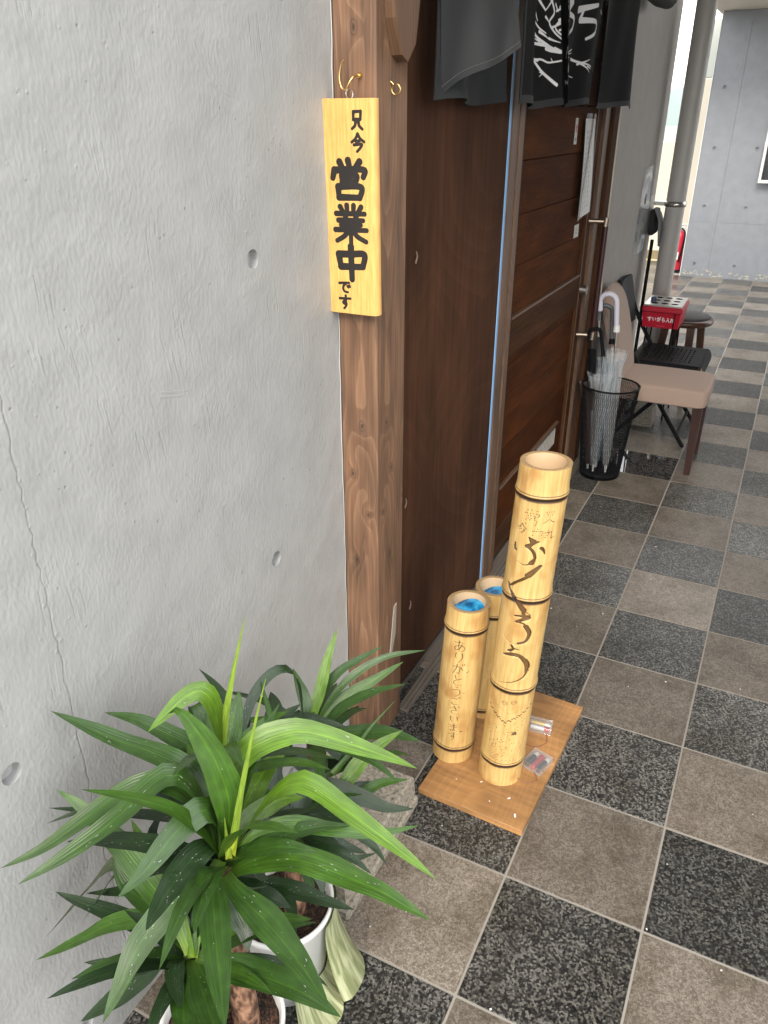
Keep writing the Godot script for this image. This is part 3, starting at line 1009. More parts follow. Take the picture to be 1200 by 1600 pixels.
func noren() -> void:
	var c := canvas(1800, 512)
	print_stroke(c,[-1.338,1.809,-1.346,1.764,-1.368,1.739,-1.408,1.714,-1.473,1.698,-1.552,1.688],.009,.005)
	print_stroke(c,[-1.385,1.721,-1.364,1.725,-1.335,1.729],.006,.002)
	print_stroke(c,[-1.455,1.699,-1.38,1.701,-1.339,1.715],.01,.003)
	print_stroke(c,[-1.509,1.696,-1.539,1.688],.005,.008)
	print_stroke(c,[-1.425,1.662,-1.382,1.668,-1.359,1.681,-1.331,1.689],.007,.002)
	print_stroke(c,[-1.392,1.662,-1.345,1.673,-1.342,1.694,-1.35,1.71],.008,.002)
	print_stroke(c,[-1.369,1.657,-1.433,1.665,-1.486,1.66,-1.552,1.668],.006,.004)
	print_stroke(c,[-1.409,1.659,-1.45,1.638,-1.499,1.623,-1.537,1.608],.007,.009)
	print_stroke(c,[-1.479,1.629,-1.439,1.636],.007,.002)
	print_stroke(c,[-1.507,1.662,-1.496,1.671],.004,.002)
	print_stroke(c,[-1.434,1.812,-1.484,1.777,-1.458,1.751,-1.501,1.73,-1.554,1.712],.01,.004)
	print_stroke(c,[-1.515,1.789,-1.54,1.77,-1.5,1.742,-1.558,1.72],.009,.004)
	print_stroke(c,[-1.385,1.803,-1.429,1.776,-1.41,1.786],.009,.003)
	print_stroke(c,[-1.462,1.803,-1.43,1.774],.008,.003)
	print_stroke(c,[-1.435,1.761,-1.455,1.751],.007,.003)
	print_stroke(c,[-1.513,1.76,-1.553,1.774],.006,.002)
	print_stroke(c,[-1.521,1.737,-1.567,1.747],.006,.002)
	print_stroke(c,[-1.416,1.727,-1.468,1.713],.008,.002)
	print_stroke(c,[-1.467,1.715,-1.532,1.709],.007,.002)
	print_stroke(c,[-1.617,1.706,-1.662,1.693,-1.763,1.708],.007,.004)
	print_stroke(c,[-1.654,1.688,-1.6,1.711],.008,.002)
	print_stroke(c,[-1.669,1.689,-1.683,1.729],.008,.002)
	print_stroke(c,[-1.644,1.687,-1.767,1.699],.006,.002)
	print_stroke(c,[-1.646,1.682,-1.733,1.669,-1.762,1.652,-1.712,1.631,-1.629,1.615],.007,.007)
	print_stroke(c,[-1.678,1.627,-1.691,1.621],.006,.002)
	print_stroke(c,[-1.744,1.644,-1.79,1.636],.006,.002)
	print_stroke(c,[-1.629,1.616,-1.612,1.629],.006,.002)
	print_stroke(c,[-1.604,1.681,-1.611,1.672],.009,.005)
	print_stroke(c,[-1.616,1.65,-1.619,1.641],.007,.004)
	print_stroke(c,[-1.769,1.684,-1.828,1.676,-1.9,1.669],.008,.003)
	print_stroke(c,[-1.807,1.672,-1.872,1.688],.007,.002)
	print_stroke(c,[-1.822,1.674,-1.878,1.653],.007,.002)
	print_stroke(c,[-1.597,1.804,-1.708,1.821],.018,.013)
	print_stroke(c,[-1.708,1.821,-1.657,1.791],.014,.015)
	print_stroke(c,[-1.657,1.791,-1.729,1.785,-1.727,1.76,-1.686,1.741],.016,.009)
	print_stroke(c,[-1.777,1.809,-1.919,1.834],.019,.011)
	print_stroke(c,[-1.829,1.815,-1.805,1.786],.012,.015)
	print_stroke(c,[-1.805,1.786,-1.904,1.789,-1.908,1.763,-1.843,1.74],.017,.008)
	print_stroke(c,[-1.573,1.798,-1.601,1.776,-1.598,1.754,-1.627,1.728],.007,.004)
	print_stroke(c,[-1.61,1.772,-1.586,1.762],.006,.002)
	print_stroke(c,[-1.62,1.747,-1.596,1.739],.006,.002)
	print_stroke(c,[-1.383,1.768,-1.402,1.75],.007,.003)
	print_stroke(c,[-1.38,1.752,-1.413,1.735,-1.447,1.725],.006,.003)
	print_stroke(c,[-1.479,1.74,-1.517,1.75,-1.541,1.758],.007,.003)
	print_stroke(c,[-1.497,1.779,-1.553,1.796],.006,.002)
	print_stroke(c,[-1.488,1.794,-1.506,1.779],.006,.004)
	print_stroke(c,[-1.36,1.738,-1.34,1.745],.005,.002)
	print_stroke(c,[-1.423,1.705,-1.393,1.711],.006,.002)
	print_stroke(c,[-1.553,1.686,-1.587,1.684,-1.623,1.691],.009,.006)
	print_stroke(c,[-1.61,1.699,-1.637,1.704],.007,.005)
	print_stroke(c,[-1.669,1.675,-1.69,1.682,-1.742,1.687],.006,.002)
	print_stroke(c,[-1.458,1.692,-1.485,1.689,-1.54,1.686],.011,.006)
	print_stroke(c,[-1.378,1.66,-1.358,1.653],.006,.002)
	print_stroke(c,[-1.46,1.634,-1.442,1.625],.005,.002)
	print_stroke(c,[-1.658,1.622,-1.659,1.61],.006,.002)
	print_stroke(c,[-1.722,1.637,-1.763,1.63],.006,.002)
	print_stroke(c,[-1.854,1.668,-1.896,1.663],.006,.002)
	print_stroke(c,[-1.568,1.806,-1.59,1.813],.006,.004)
	print_stroke(c,[-1.554,1.78,-1.578,1.765,-1.57,1.748],.006,.003)
	print_stroke(c,[-1.569,1.731,-1.598,1.715],.007,.004)
	print_stroke(c,[-1.988,1.827,-2.02,1.814],.007,.005)
	print_stroke(c,[-2.003,1.795,-2.046,1.772],.009,.005)
	print_stroke(c,[-2.091,1.688,-2.083,1.672],.008,.006)
	print_stroke(c,[-2.085,1.665,-2.085,1.645],.005,.004)
	var px := PackedByteArray(); px.resize(c.w * c.h * 3)
	for i in c.w * c.h:
		var f: float = c.f[i]
		var v := int(lerpf(19, 220, f))
		px[i * 3] = v; px[i * 3 + 1] = int(lerpf(18, 219, f)); px[i * 3 + 2] = int(lerpf(19, 221, f))
	var m := mat(Color.WHITE, 0.85)
	m.albedo_texture = rgb_tex(px, c.w, c.h)
	m.metallic_specular = 0.25
	var t := thing("shop_curtain", "black split shop curtain with white thorny print over the door", "curtain")
	var uvp := func(p: Vector3) -> Vector2: return Vector2((-1.10 - p.z) / 1.65, (1.98 - p.y) / 0.46)
	# hanging panels: near edge z, far edge z, bottom
	var spans := [[-0.76, -1.17, 1.556, -0.425, 0.0], [-1.202, -1.575, 1.553, -0.40, 0.6], [-1.635, -1.90, 1.560, -0.40, 1.9], [-2.09, -2.66, 1.562, -0.40, 3.1], [-1.60, -2.15, 1.580, -0.436, 4.0]]
	for i in 5:
		var s: Array = spans[i]
		var f := func(u: float, v: float) -> Vector3:
			var z: float = lerpf(s[0], s[1], u)
			var y: float = lerpf(1.955, s[2], v) + 0.006 * sin(u * 7.0 + s[4]) * v
			var x: float = s[3] + (0.006 + 0.016 * v) * sin(u * TAU * 1.1 + s[4]) + 0.004 * sin(u * 17.0 + v * 3.0)
			return Vector3(x, y, z - 0.05 * v * v * (u if i == 3 else 0.0) + ((0.11 * (1.0 - u) - 0.17 * u) * (1.0 - v) if i == 2 else 0.0) + (0.10 * u * (1.0 - v) if i == 1 else 0.0))
		var st := st_new()
		sheet(st, 28, 14, f, func(u: float, v: float) -> Vector2: return uvp.call(f.call(u, v)))
		var o := obj("curtain_panel", done(st), m if i > 0 and i < 4 else M.cloth, t)
		st = st_new()
		sheet(st, 28, 2, func(u: float, v: float) -> Vector3: return f.call(u, 0.955 + v * 0.045) + Vector3(0.0022, 0, 0), func(u: float, v: float) -> Vector2: return Vector2(u, v))
		sheet(st, 1, 14, func(u: float, v: float) -> Vector3: return f.call(u * 0.03, v) + Vector3(0.002, 0, 0), func(u: float, v: float) -> Vector2: return Vector2(u, v))
		obj("hem", done(st), M.cloth, o)
	# the near panel, blown outwards and turned to the light
	var g := func(u: float, v: float) -> Vector3:
		var top := Vector3(-0.405, 1.955, lerpf(-0.72, -1.12, u))
		var bot := Vector3(lerpf(-0.425, -0.295, u), lerpf(1.566, 1.657, u) + 0.006 * sin(u * 6.0), lerpf(-0.795, -0.905, u))
		var p := top.lerp(bot, pow(v, 0.75))
		return p + Vector3(0.012, 0, 0.012) * sin(u * PI) * sin(v * 2.4) + Vector3(0.004, 0, 0.004) * sin(u * 11.0 + v * 2.0)
	var st := st_new()
	sheet(st, 30, 16, g, func(u: float, v: float) -> Vector2: return Vector2(u * 0.5, v * 0.5))
	var blown := obj("curtain_panel", done(st), M.cloth_lit if M.has("cloth_lit") else M.cloth, t)
	st = st_new()
	sheet(st, 30, 2, func(u: float, v: float) -> Vector3: return g.call(u, 0.952 + v * 0.048) + Vector3(0.0015, 0, 0.002), func(u: float, v: float) -> Vector2: return Vector2(u, v))
	sheet(st, 2, 16, func(u: float, v: float) -> Vector3: return g.call(0.93 + u * 0.05, v) + Vector3(0.0015, 0, 0.002), func(u: float, v: float) -> Vector2: return Vector2(u, v))
	obj("hem", done(st), M.cloth, blown)
	st = st_new()
	for k in 34:
		var a: Vector3 = g.call((k + 0.15) / 34.0, 0.951)
		var b: Vector3 = g.call((k + 0.8) / 34.0, 0.951)
		tube(st, [a + Vector3(0.002, 0, 0.0028), b + Vector3(0.002, 0, 0.0028)], 0.0006, 0.0006, 5)
	obj("hem_stitching", done(st), mat(lin(0.12, 0.12, 0.12), 0.8), blown)
	obj("curtain_rod", tube_mesh([Vector3(-0.405, 1.962, -0.62), Vector3(-0.405, 1.962, -2.86)], 0.014, 0.014, 14), M.frame, t)
	obj("rod_end_wrap", tube_mesh([Vector3(-0.40, 1.985, -2.78), Vector3(-0.40, 1.975, -3.0), Vector3(-0.40, 1.985, -3.22)], 0.042, 0.036, 18, 0.06), M.black_soft, t)

# ---------------------------------------------------------------- OPEN sign
func open_sign() -> void:
	var w := 288
	var h := 1024
	var a := wood_tex(w, h, 91, Color(.87, .68, .39), Color(.83, .61, .32), 6, 0.3, 0.3, [], 3.4, 0.5, 0.03)
	var px: PackedByteArray = a[0]
	var c := canvas(w, h)
	glyph(c, "tada", 158, 46, 76, 88, 7.6)
	glyph(c, "ima", 158, 148, 78, 84, 7.4)
	glyph(c, "ei", 46, 266, 196, 184, 16.5)
	glyph(c, "gyou", 50, 474, 190, 186, 13.5)
	glyph(c, "naka", 52, 674, 184, 168, 18)
	glyph(c, "de", 62, 852, 72, 66, 7)
	glyph(c, "su", 62, 928, 72, 72, 7)
	for i in w * h:
		var f: float = c.f[i]
		if f > 0:
			px[i * 3] = int(lerpf(px[i * 3], 38, f)); px[i * 3 + 1] = int(lerpf(px[i * 3 + 1], 34, f)); px[i * 3 + 2] = int(lerpf(px[i * 3 + 2], 31, f))
	var m := mat(Color.WHITE, 0.38)
	m.albedo_texture = rgb_tex(px, w, h)
	var edge := mat(Color(.88, .67, .36), 0.45)
	var t := thing("hanging_sign", "pale yellow wooden sign with black Japanese writing hung on the post", "sign")
	# hangs from a hook at its top; the foot rests on the post
	var xf := Transform3D(Basis(Vector3.RIGHT, 0.028), Vector3(-0.489, 1.36, -0.526))
	var W2 := 0.0565
	var H2 := 0.196
	var D := 0.009
	var prof := [Vector2(-W2, -D), Vector2(-W2, D - 0.002), Vector2(-W2 + 0.002, D), Vector2(W2 - 0.012, D), Vector2(W2 - 0.006, D - 0.0015), Vector2(W2 - 0.002, D - 0.005), Vector2(W2, D - 0.010), Vector2(W2, -D)]
	var st := st_new()
	for i in prof.size() - 1:
		var p: Vector2 = prof[i]
		var q: Vector2 = prof[i + 1]
		st.set_smooth_group(0 if i >= 2 and i <= 5 else -1)
		var u0 := (p.x + W2) / (2 * W2)
		var u1 := (q.x + W2) / (2 * W2)
		quad(st, Vector3(p.x, -H2, p.y), Vector3(p.x, H2, p.y), Vector3(q.x, H2, q.y), Vector3(q.x, -H2, q.y), Vector2(u0, 1), Vector2(u0, 0), Vector2(u1, 0), Vector2(u1, 1))
	obj("board_face", done(st), m, t, xf)
	st = st_new(false)
	for s in [-1.0, 1.0]:
		var ps := []
		for p in prof: ps.append(Vector3(p.x, s * H2, p.y))
		face(st, ps, Vector3(0, s, 0), 0, Vector2.ZERO)
	face(st, [Vector3(-W2, -H2, -D), Vector3(W2, -H2, -D), Vector3(W2, H2, -D), Vector3(-W2, H2, -D)], Vector3.FORWARD, 1, Vector2.ZERO)
	obj("board_ends", done(st), edge, t, xf)
	obj("hanging_ring", tube_mesh(ring_path(Vector3(-0.4935, 1.563, -0.531), 0.008, Vector3(0.9, 0.1, 0.4)), 0.0012, 0.0012, 8), M.steel, t)
	var hk := thing("brass_hook", "brass screw hook in the post above the yellow sign", "hook")
	var st2 := st_new()
	tube(st2, curve3([Vector3(-0.481, 1.593, -0.552), Vector3(-0.482, 1.591, -0.528), Vector3(-0.488, 1.580, -0.520), Vector3(-0.495, 1.570, -0.520), Vector3(-0.504, 1.573, -0.521), Vector3(-0.509, 1.590, -0.522), Vector3(-0.505, 1.610, -0.523), Vector3(-0.498, 1.618, -0.523)], 6), 0.0020, 0.0017, 8)
	tube(st2, [Vector3(-0.481, 1.593, -0.549), Vector3(-0.481, 1.593, -0.544)], 0.0055, 0.004, 12)
	obj("hook_wire", done(st2), M.brass, hk)
	var ey := thing("screw_eye", "small brass screw eye on the corridor side of the post", "hook")
	st2 = st_new()
	tube(st2, ring_path(Vector3(-0.439, 1.572, -0.615), 0.009, Vector3(0, 0, 1)), 0.0014, 0.0014, 8)
	tube(st2, [Vector3(-0.45, 1.585, -0.615), Vector3(-0.444, 1.580, -0.615)], 0.002, 0.0014, 8)
	obj("eye_wire", done(st2), M.brass, ey)

func ring_path(c: Vector3, r: float, n: Vector3) -> Array:
	n = n.normalized()
	var a := n.cross(Vector3.UP)
	if a.length() < 0.1: a = n.cross(Vector3.RIGHT)
	a = a.normalized()
	var b := n.cross(a)
	var o := []
	for i in 21: o.append(c + (a * cos(TAU * i / 20) + b * sin(TAU * i / 20)) * r)
	return o

# ---------------------------------------------------------------- concrete planter base
func planter() -> void:
	var t := thing("concrete_block", "speckled pale concrete block on a wider base behind the potted plants", "block")
	var st := st_new(false)
	# battered sides: wider below
	var lo := [Vector3(-0.530, 0.032, -0.405), Vector3(-0.270, 0.032, -0.400), Vector3(-0.270, 0.032, -0.05), Vector3(-0.530, 0.032, -0.05)]
	var hi := [Vector3(-0.527, 0.088, -0.403), Vector3(-0.275, 0.088, -0.398), Vector3(-0.275, 0.088, -0.052), Vector3(-0.527, 0.088, -0.052)]
	for i in 4:
		var j := (i + 1) % 4
		var n: Vector3 = (lo[i] + lo[j]) / 2 - Vector3(-0.41, 0.046, -0.25)
		face(st, [lo[i], lo[j], hi[j].lerp(lo[j], 0.12), hi[i].lerp(lo[i], 0.12)], n.normalized(), 1, Vector2.ZERO)
		var cen := Vector3(-0.41, 0.085, -0.25)
		face(st, [hi[i].lerp(lo[i], 0.12), hi[j].lerp(lo[j], 0.12), hi[j].lerp(cen, 0.03), hi[i].lerp(cen, 0.03)], (n.normalized() + Vector3.UP).normalized(), 1, Vector2.ZERO)
	var cen2 := Vector3(-0.41, 0.085, -0.25)
	face(st, [hi[0].lerp(cen2, 0.03), hi[1].lerp(cen2, 0.03), hi[2].lerp(cen2, 0.03), hi[3].lerp(cen2, 0.03)], Vector3.UP, 1, Vector2.ZERO)
	obj("upper_block", done(st), M.concrete, t)
	st = st_new(false)
	box(st, Vector3(-0.533, 0.001, -0.400), Vector3(-0.260, 0.030, -0.04), 0.005)
	obj("base_slab", done(st), M.concrete, t)

# ---------------------------------------------------------------- yuccas
var leaf_no := 0

func leaf(plant: Node3D, p: Array, side: Vector3, w: float, tone: int) -> void:
	leaf_no += 1
	var spear := w < 0.017
	var q := curve3(p, 6)
	var n := 20 if not spear else 12
	# resample evenly
	var len_ := [0.0]
	for i in q.size() - 1: len_.append(len_[i] + q[i].distance_to(q[i + 1]))
	var total: float = len_[-1]
	var pts := []
	var k := 0
	for i in n + 1:
		var want := total * i / n
		while k < q.size() - 2 and len_[k + 1] < want: k += 1
		var span: float = maxf(len_[k + 1] - len_[k], 1e-6)
		pts.append(q[k].lerp(q[k + 1], clampf((want - len_[k]) / span, 0, 1)))
	var rows := []
	var fold := 0.16 if not spear else 0.5
	var ph := leaf_no * 1.37
	for i in n + 1:
		var s := float(i) / n
		var t: Vector3 = (pts[mini(i + 1, n)] - pts[maxi(i - 1, 0)]).normalized()
		var sd := (side - t * side.dot(t)).normalized()
		sd = sd.rotated(t, 0.22 * sin(ph + s * 2.2))
		var nm := sd.cross(t).normalized()
		if nm.y < 0 and absf(nm.y) > 0.25: nm = -nm
		var prof := (0.42 + 0.58 * smoothstep(0.0, 0.42, s)) * pow(maxf(0.0, 1.0 - pow(s, 2.6)), 0.85)
		if spear: prof = 1.0 - 0.93 * s
		var hw := w * 0.5 * maxf(prof, 0.012) * (1.0 + 0.03 * sin(ph * 3.0 + s * 19.0))
		var row := []
		for j in 5:
			var u := (j - 2) / 2.0
			var lift := fold * absf(u) * hw * (1.0 - 0.4 * s) + (0.04 * hw * sin(s * 23.0 + u * 2.0 + ph))
			row.append(pts[i] + sd * u * hw + nm * lift)
		rows.append(row)
	var st := st_new()
	var flip := false
	var nn: Vector3 = (rows[n / 2][4] - rows[n / 2][0]).cross(rows[n / 2 + 1][2] - rows[n / 2][2])
	flip = nn.y > 0
	for i in n:
		for j in 4:
			var ua := Vector2(j / 4.0, float(i) / n)
			var ub := Vector2((j + 1) / 4.0, float(i) / n)
			var uc := Vector2((j + 1) / 4.0, float(i + 1) / n)
			var ud := Vector2(j / 4.0, float(i + 1) / n)
			if flip: quad(st, rows[i][j], rows[i + 1][j], rows[i + 1][j + 1], rows[i][j + 1], ua, ud, uc, ub)
			else: quad(st, rows[i][j], rows[i][j + 1], rows[i + 1][j + 1], rows[i + 1][j], ua, ub, uc, ud)
	obj("leaf", done(st), M.leaf[leaf_no % 3][tone], plant)

func pot(plant: Node3D, at: Vector3, r: float, h: float, deep: float) -> void:
	var pr := [Vector2(r * 0.70, 0.002), Vector2(r * 0.74, 0.004), Vector2(r * 0.97, h - 0.014), Vector2(r * 1.0, h - 0.012), Vector2(r, h - 0.002), Vector2(r - 0.002, h), Vector2(r - 0.005, h), Vector2(r - 0.007, h - 0.003), Vector2(r - 0.012, h - deep)]
	obj("pot", lathe_mesh(pr, 56, at), M.white, plant)
	var st := st_new()
	var rr := r - 0.011
	var nz := fnoise(int(r * 1000), 30.0, 3)
	sheet(st, 48, 10, func(u: float, v: float) -> Vector3:
		var d := Vector3(sin(u * TAU), 0, cos(u * TAU)) * rr * (1.0 - v)
		return at + d + Vector3(0, h - deep + 0.006 + 0.012 * nz.get_noise_2d(d.x, d.z), 0), func(u: float, v: float) -> Vector2: return Vector2(u, v), true)
	obj("soil", done(st), M.soil, plant)

func plants() -> void:
	var yucca_a := thing("potted_yucca", "front yucca with long arching leaves in a white pot against the wall", "potted plant")
	pot(yucca_a, Vector3(-0.303, 0, 0.312), 0.105, 0.17, 0.03)
	obj("trunk", tube_mesh(curve3([Vector3(-0.272, 0.13, 0.288), Vector3(-0.275, 0.25, 0.285), Vector3(-0.276, 0.36, 0.283), Vector3(-0.272, 0.46, 0.287), Vector3(-0.262, 0.52, 0.30), ROS_FRONT - Vector3(0, 0.02, 0)], 5), 0.024, 0.012, 14, 0.06), M.bark, yucca_a)
	obj("branch", tube_mesh(curve3([Vector3(-0.276, 0.34, 0.283), Vector3(-0.30, 0.46, 0.25), Vector3(-0.328, 0.55, 0.215), ROS_BACK], 5), 0.016, 0.012, 12, 0.06), M.bark, yucca_a)
	obj("branch", tube_mesh(curve3([Vector3(-0.285, 0.14, 0.33), Vector3(-0.286, 0.26, 0.355), Vector3(-0.283, 0.36, 0.372), ROS_LOW - Vector3(0, 0.015, 0)], 5), 0.018, 0.010, 12, 0.06), M.bark, yucca_a)
	var yucca_b := thing("potted_yucca", "rear yucca with dark leaves in a white pot wrapped in pale green paper", "potted plant")
	var pb := Vector3(-0.317, 0, 0.106)
	pot(yucca_b, pb, 0.098, 0.22, 0.04)
	obj("trunk", tube_mesh(curve3([Vector3(-0.30, 0.17, 0.09), Vector3(-0.293, 0.28, 0.092), Vector3(-0.29, 0.36, 0.096), ROS_REAR_LOW], 5), 0.022, 0.014, 14, 0.06), M.bark, yucca_b)
	obj("branch", tube_mesh(curve3([Vector3(-0.296, 0.24, 0.09), Vector3(-0.305, 0.34, 0.04), Vector3(-0.318, 0.43, -0.02), ROS_REAR], 5), 0.016, 0.012, 12, 0.06), M.bark, yucca_b)
	# paper: a sleeve open at the front right, flaring at the foot
	var st := st_new()
	var pap := func(u: float, v: float) -> Vector3:
		var a := lerpf(1.45, 4.2, u)
		var r := 0.0985 * lerpf(1.02, 0.80, v) + 0.003 + 0.004 * sin(u * 19.0) * v
		var flare := 0.075 * pow(v, 1.6) * exp(-pow((u - 0.22) / 0.2, 2.0)) + 0.035 * pow(v, 2.0) * exp(-pow((u - 0.0) / 0.1, 2.0))
		var y := lerpf(0.212 + 0.02 * exp(-pow((u - 0.16) / 0.07, 2.0)), 0.035 - 0.02 * exp(-pow((u - 0.2) / 0.2, 2.0)), v)
		return pb + Vector3(sin(a), 0, cos(a)) * (r + flare) + Vector3(0, y, 0)
	sheet(st, 60, 18, pap, func(u: float, v: float) -> Vector2: return Vector2(u * 1.6, v * 0.8))
	# turned-out skirt lying on the floor
	var skirt := func(u: float, v: float) -> Vector3:
		var a: float = lerpf(0.75, 2.1, u)
		var r := lerpf(0.080, 0.135 + 0.018 * sin(u * 5.0 + 0.5) + 0.004 * sin(u * 17.0), v)
		return pb + Vector3(sin(a) * r, 0.012 + 0.035 * (1.0 - v) * (1.0 - v) + 0.004 * sin(u * 14.0), cos(a) * r)
	sheet(st, 30, 6, skirt, func(u: float, v: float) -> Vector2: return Vector2(u * 1.6, v * 0.4))
	obj("wrapping_paper", done(st), M.paper_wrap, yucca_b)
	leaf(yucca_a,[V(-.257,.554,.311),V(-.242,.608,.347),V(-.223,.647,.398),V(-.2,.674,.455),V(-.176,.675,.517)],V(-.931,0,.365),.033,1)
	leaf(yucca_a,[V(-.257,.559,.311),V(-.243,.601,.336),V(-.226,.634,.369),V(-.204,.651,.411),V(-.181,.654,.455)],V(-.885,0,.466),.038,1)
	leaf(yucca_a,[V(-.257,.581,.311),V(-.231,.639,.318),V(-.196,.692,.326),V(-.148,.732,.338),V(-.093,.762,.351)],V(-.235,0,.972),.035,2)
	leaf(yucca_a,[V(-.257,.578,.311),V(-.227,.605,.305),V(-.192,.626,.298),V(-.154,.64,.29),V(-.114,.644,.282)],V(.201,0,.98),.036,1)
	leaf(yucca_a,[V(-.257,.564,.311),V(-.225,.595,.287),V(-.188,.612,.258),V(-.148,.618,.227),V(-.109,.609,.197)],V(.612,0,.79),.033,1)
	leaf(yucca_a,[V(-.257,.555,.311),V(-.243,.58,.28),V(-.226,.589,.242),V(-.21,.589,.204),V(-.194,.572,.168)],V(.917,0,.4),.039,0)
	leaf(yucca_a,[V(-.257,.56,.311),V(-.256,.619,.288),V(-.255,.673,.255),V(-.254,.715,.207),V(-.253,.746,.151)],V(1,0,.02),.034,1)
	leaf(yucca_a,[V(-.257,.56,.311),V(-.26,.602,.298),V(-.268,.636,.27),V(-.277,.662,.235),V(-.288,.682,.197)],V(.965,0,-.263),.038,0)
	leaf(yucca_a,[V(-.257,.549,.311),V(-.273,.599,.3),V(-.3,.64,.28),V(-.338,.666,.253),V(-.38,.676,.222)],V(.585,0,-.811),.038,2)
	leaf(yucca_a,[V(-.257,.545,.311),V(-.27,.592,.307),V(-.295,.633,.299),V(-.329,.666,.289),V(-.369,.692,.276)],V(.299,0,-.954),.031,0)
	leaf(yucca_a,[V(-.257,.556,.311),V(-.303,.589,.329),V(-.358,.602,.35),V(-.415,.601,.371),V(-.47,.591,.392)],V(-.354,0,-.935),.037,0)
	leaf(yucca_a,[V(-.257,.585,.311),V(-.27,.647,.328),V(-.29,.704,.353),V(-.32,.749,.391),V(-.354,.787,.433)],V(-.781,0,-.625),.03,2)
	leaf(yucca_a,[V(-.257,.557,.311),V(-.268,.59,.333),V(-.282,.615,.361),V(-.3,.629,.396),V(-.319,.632,.432)],V(-.888,0,-.459),.037,0)
	leaf(yucca_a,[V(-.335,.602,.204),V(-.33,.653,.22),V(-.323,.698,.248),V(-.311,.73,.289),V(-.297,.749,.338)],V(-.963,0,.271),.036,1)
	leaf(yucca_a,[V(-.335,.623,.204),V(-.317,.673,.218),V(-.292,.718,.237),V(-.256,.75,.264),V(-.214,.763,.295)],V(-.6,0,.8),.035,1)
	leaf(yucca_a,[V(-.335,.612,.204),V(-.298,.652,.197),V(-.251,.679,.188),V(-.199,.694,.178),V(-.145,.696,.168)],V(.188,0,.982),.03,1)
	leaf(yucca_a,[V(-.335,.584,.204),V(-.305,.613,.185),V(-.267,.626,.161),V(-.229,.624,.136),V(-.193,.605,.113)],V(.541,0,.841),.031,2)
	leaf(yucca_a,[V(-.335,.613,.204),V(-.325,.637,.177),V(-.315,.654,.147),V(-.303,.663,.113),V(-.291,.658,.078)],V(.943,0,.332),.031,2)
	leaf(yucca_a,[V(-.335,.581,.204),V(-.346,.62,.193),V(-.361,.655,.177),V(-.382,.683,.154),V(-.409,.699,.126)],V(.725,0,-.688),.036,2)
	leaf(yucca_a,[V(-.335,.613,.204),V(-.367,.637,.205),V(-.405,.652,.206),V(-.446,.657,.206),V(-.485,.647,.207)],V(-.019,0,-1),.033,2)
	leaf(yucca_a,[V(-.335,.608,.204),V(-.364,.653,.213),V(-.408,.681,.226),V(-.456,.703,.24),V(-.507,.709,.255)],V(-.284,0,-.959),.037,1)
	leaf(yucca_a,[V(-.335,.622,.204),V(-.341,.654,.239),V(-.349,.676,.281),V(-.357,.682,.328),V(-.366,.67,.373)],V(-.984,0,-.18),.033,1)
	leaf(yucca_a,[V(-.28,.42,.374),V(-.272,.442,.405),V(-.263,.457,.439),V(-.253,.465,.474),V(-.243,.464,.511)],V(-.965,0,.261),.033,0)
	leaf(yucca_a,[V(-.28,.395,.374),V(-.255,.415,.402),V(-.227,.418,.433),V(-.199,.409,.464),V(-.174,.39,.492)],V(-.744,0,.669),.036,1)
	leaf(yucca_a,[V(-.28,.415,.374),V(-.249,.44,.375),V(-.213,.454,.376),V(-.175,.463,.377),V(-.136,.46,.378)],V(-.022,0,1),.033,2)
	leaf(yucca_a,[V(-.28,.399,.374),V(-.248,.441,.358),V(-.21,.476,.338),V(-.164,.497,.315),V(-.116,.509,.29)],V(.459,0,.889),.029,1)
	leaf(yucca_a,[V(-.28,.412,.374),V(-.254,.442,.346),V(-.221,.456,.311),V(-.188,.451,.275),V(-.158,.429,.242)],V(.735,0,.678),.036,2)
	leaf(yucca_a,[V(-.28,.421,.374),V(-.283,.474,.347),V(-.287,.511,.301),V(-.293,.533,.246),V(-.298,.532,.187)],V(.995,0,-.099),.033,1)
	leaf(yucca_a,[V(-.28,.414,.374),V(-.293,.443,.352),V(-.31,.464,.325),V(-.328,.481,.295),V(-.348,.484,.262)],V(.857,0,-.516),.039,0)
	leaf(yucca_a,[V(-.28,.432,.374),V(-.31,.461,.351),V(-.345,.479,.323),V(-.383,.485,.294),V(-.421,.477,.264)],V(.615,0,-.788),.038,1)
	leaf(yucca_a,[V(-.28,.399,.374),V(-.299,.43,.377),V(-.323,.455,.379),V(-.354,.474,.383),V(-.386,.487,.387)],V(-.114,0,-.993),.032,0)
	leaf(yucca_a,[V(-.28,.41,.374),V(-.304,.442,.396),V(-.335,.459,.424),V(-.368,.461,.454),V(-.401,.45,.483)],V(-.666,0,-.746),.04,1)
	leaf(yucca_a,[V(-.28,.41,.374),V(-.296,.452,.409),V(-.315,.488,.448),V(-.336,.513,.494),V(-.36,.526,.544)],V(-.905,0,-.426),.035,0)
	leaf(yucca_b,[V(-.323,.445,-.04),V(-.323,.499,-.02),V(-.323,.544,.014),V(-.323,.575,.061),V(-.323,.598,.113)],V(-1,0,0),.025,1)
	leaf(yucca_b,[V(-.323,.463,-.04),V(-.304,.498,-.015),V(-.279,.519,.019),V(-.251,.528,.056),V(-.223,.522,.094)],V(-.803,0,.596),.032,1)
	leaf(yucca_b,[V(-.323,.458,-.04),V(-.281,.492,-.03),V(-.232,.513,-.019),V(-.179,.522,-.007),V(-.127,.512,.006)],V(-.227,0,.974),.028,1)
	leaf(yucca_b,[V(-.323,.478,-.04),V(-.298,.528,-.054),V(-.264,.569,-.073),V(-.22,.596,-.097),V(-.172,.611,-.123)],V(.484,0,.875),.03,1)
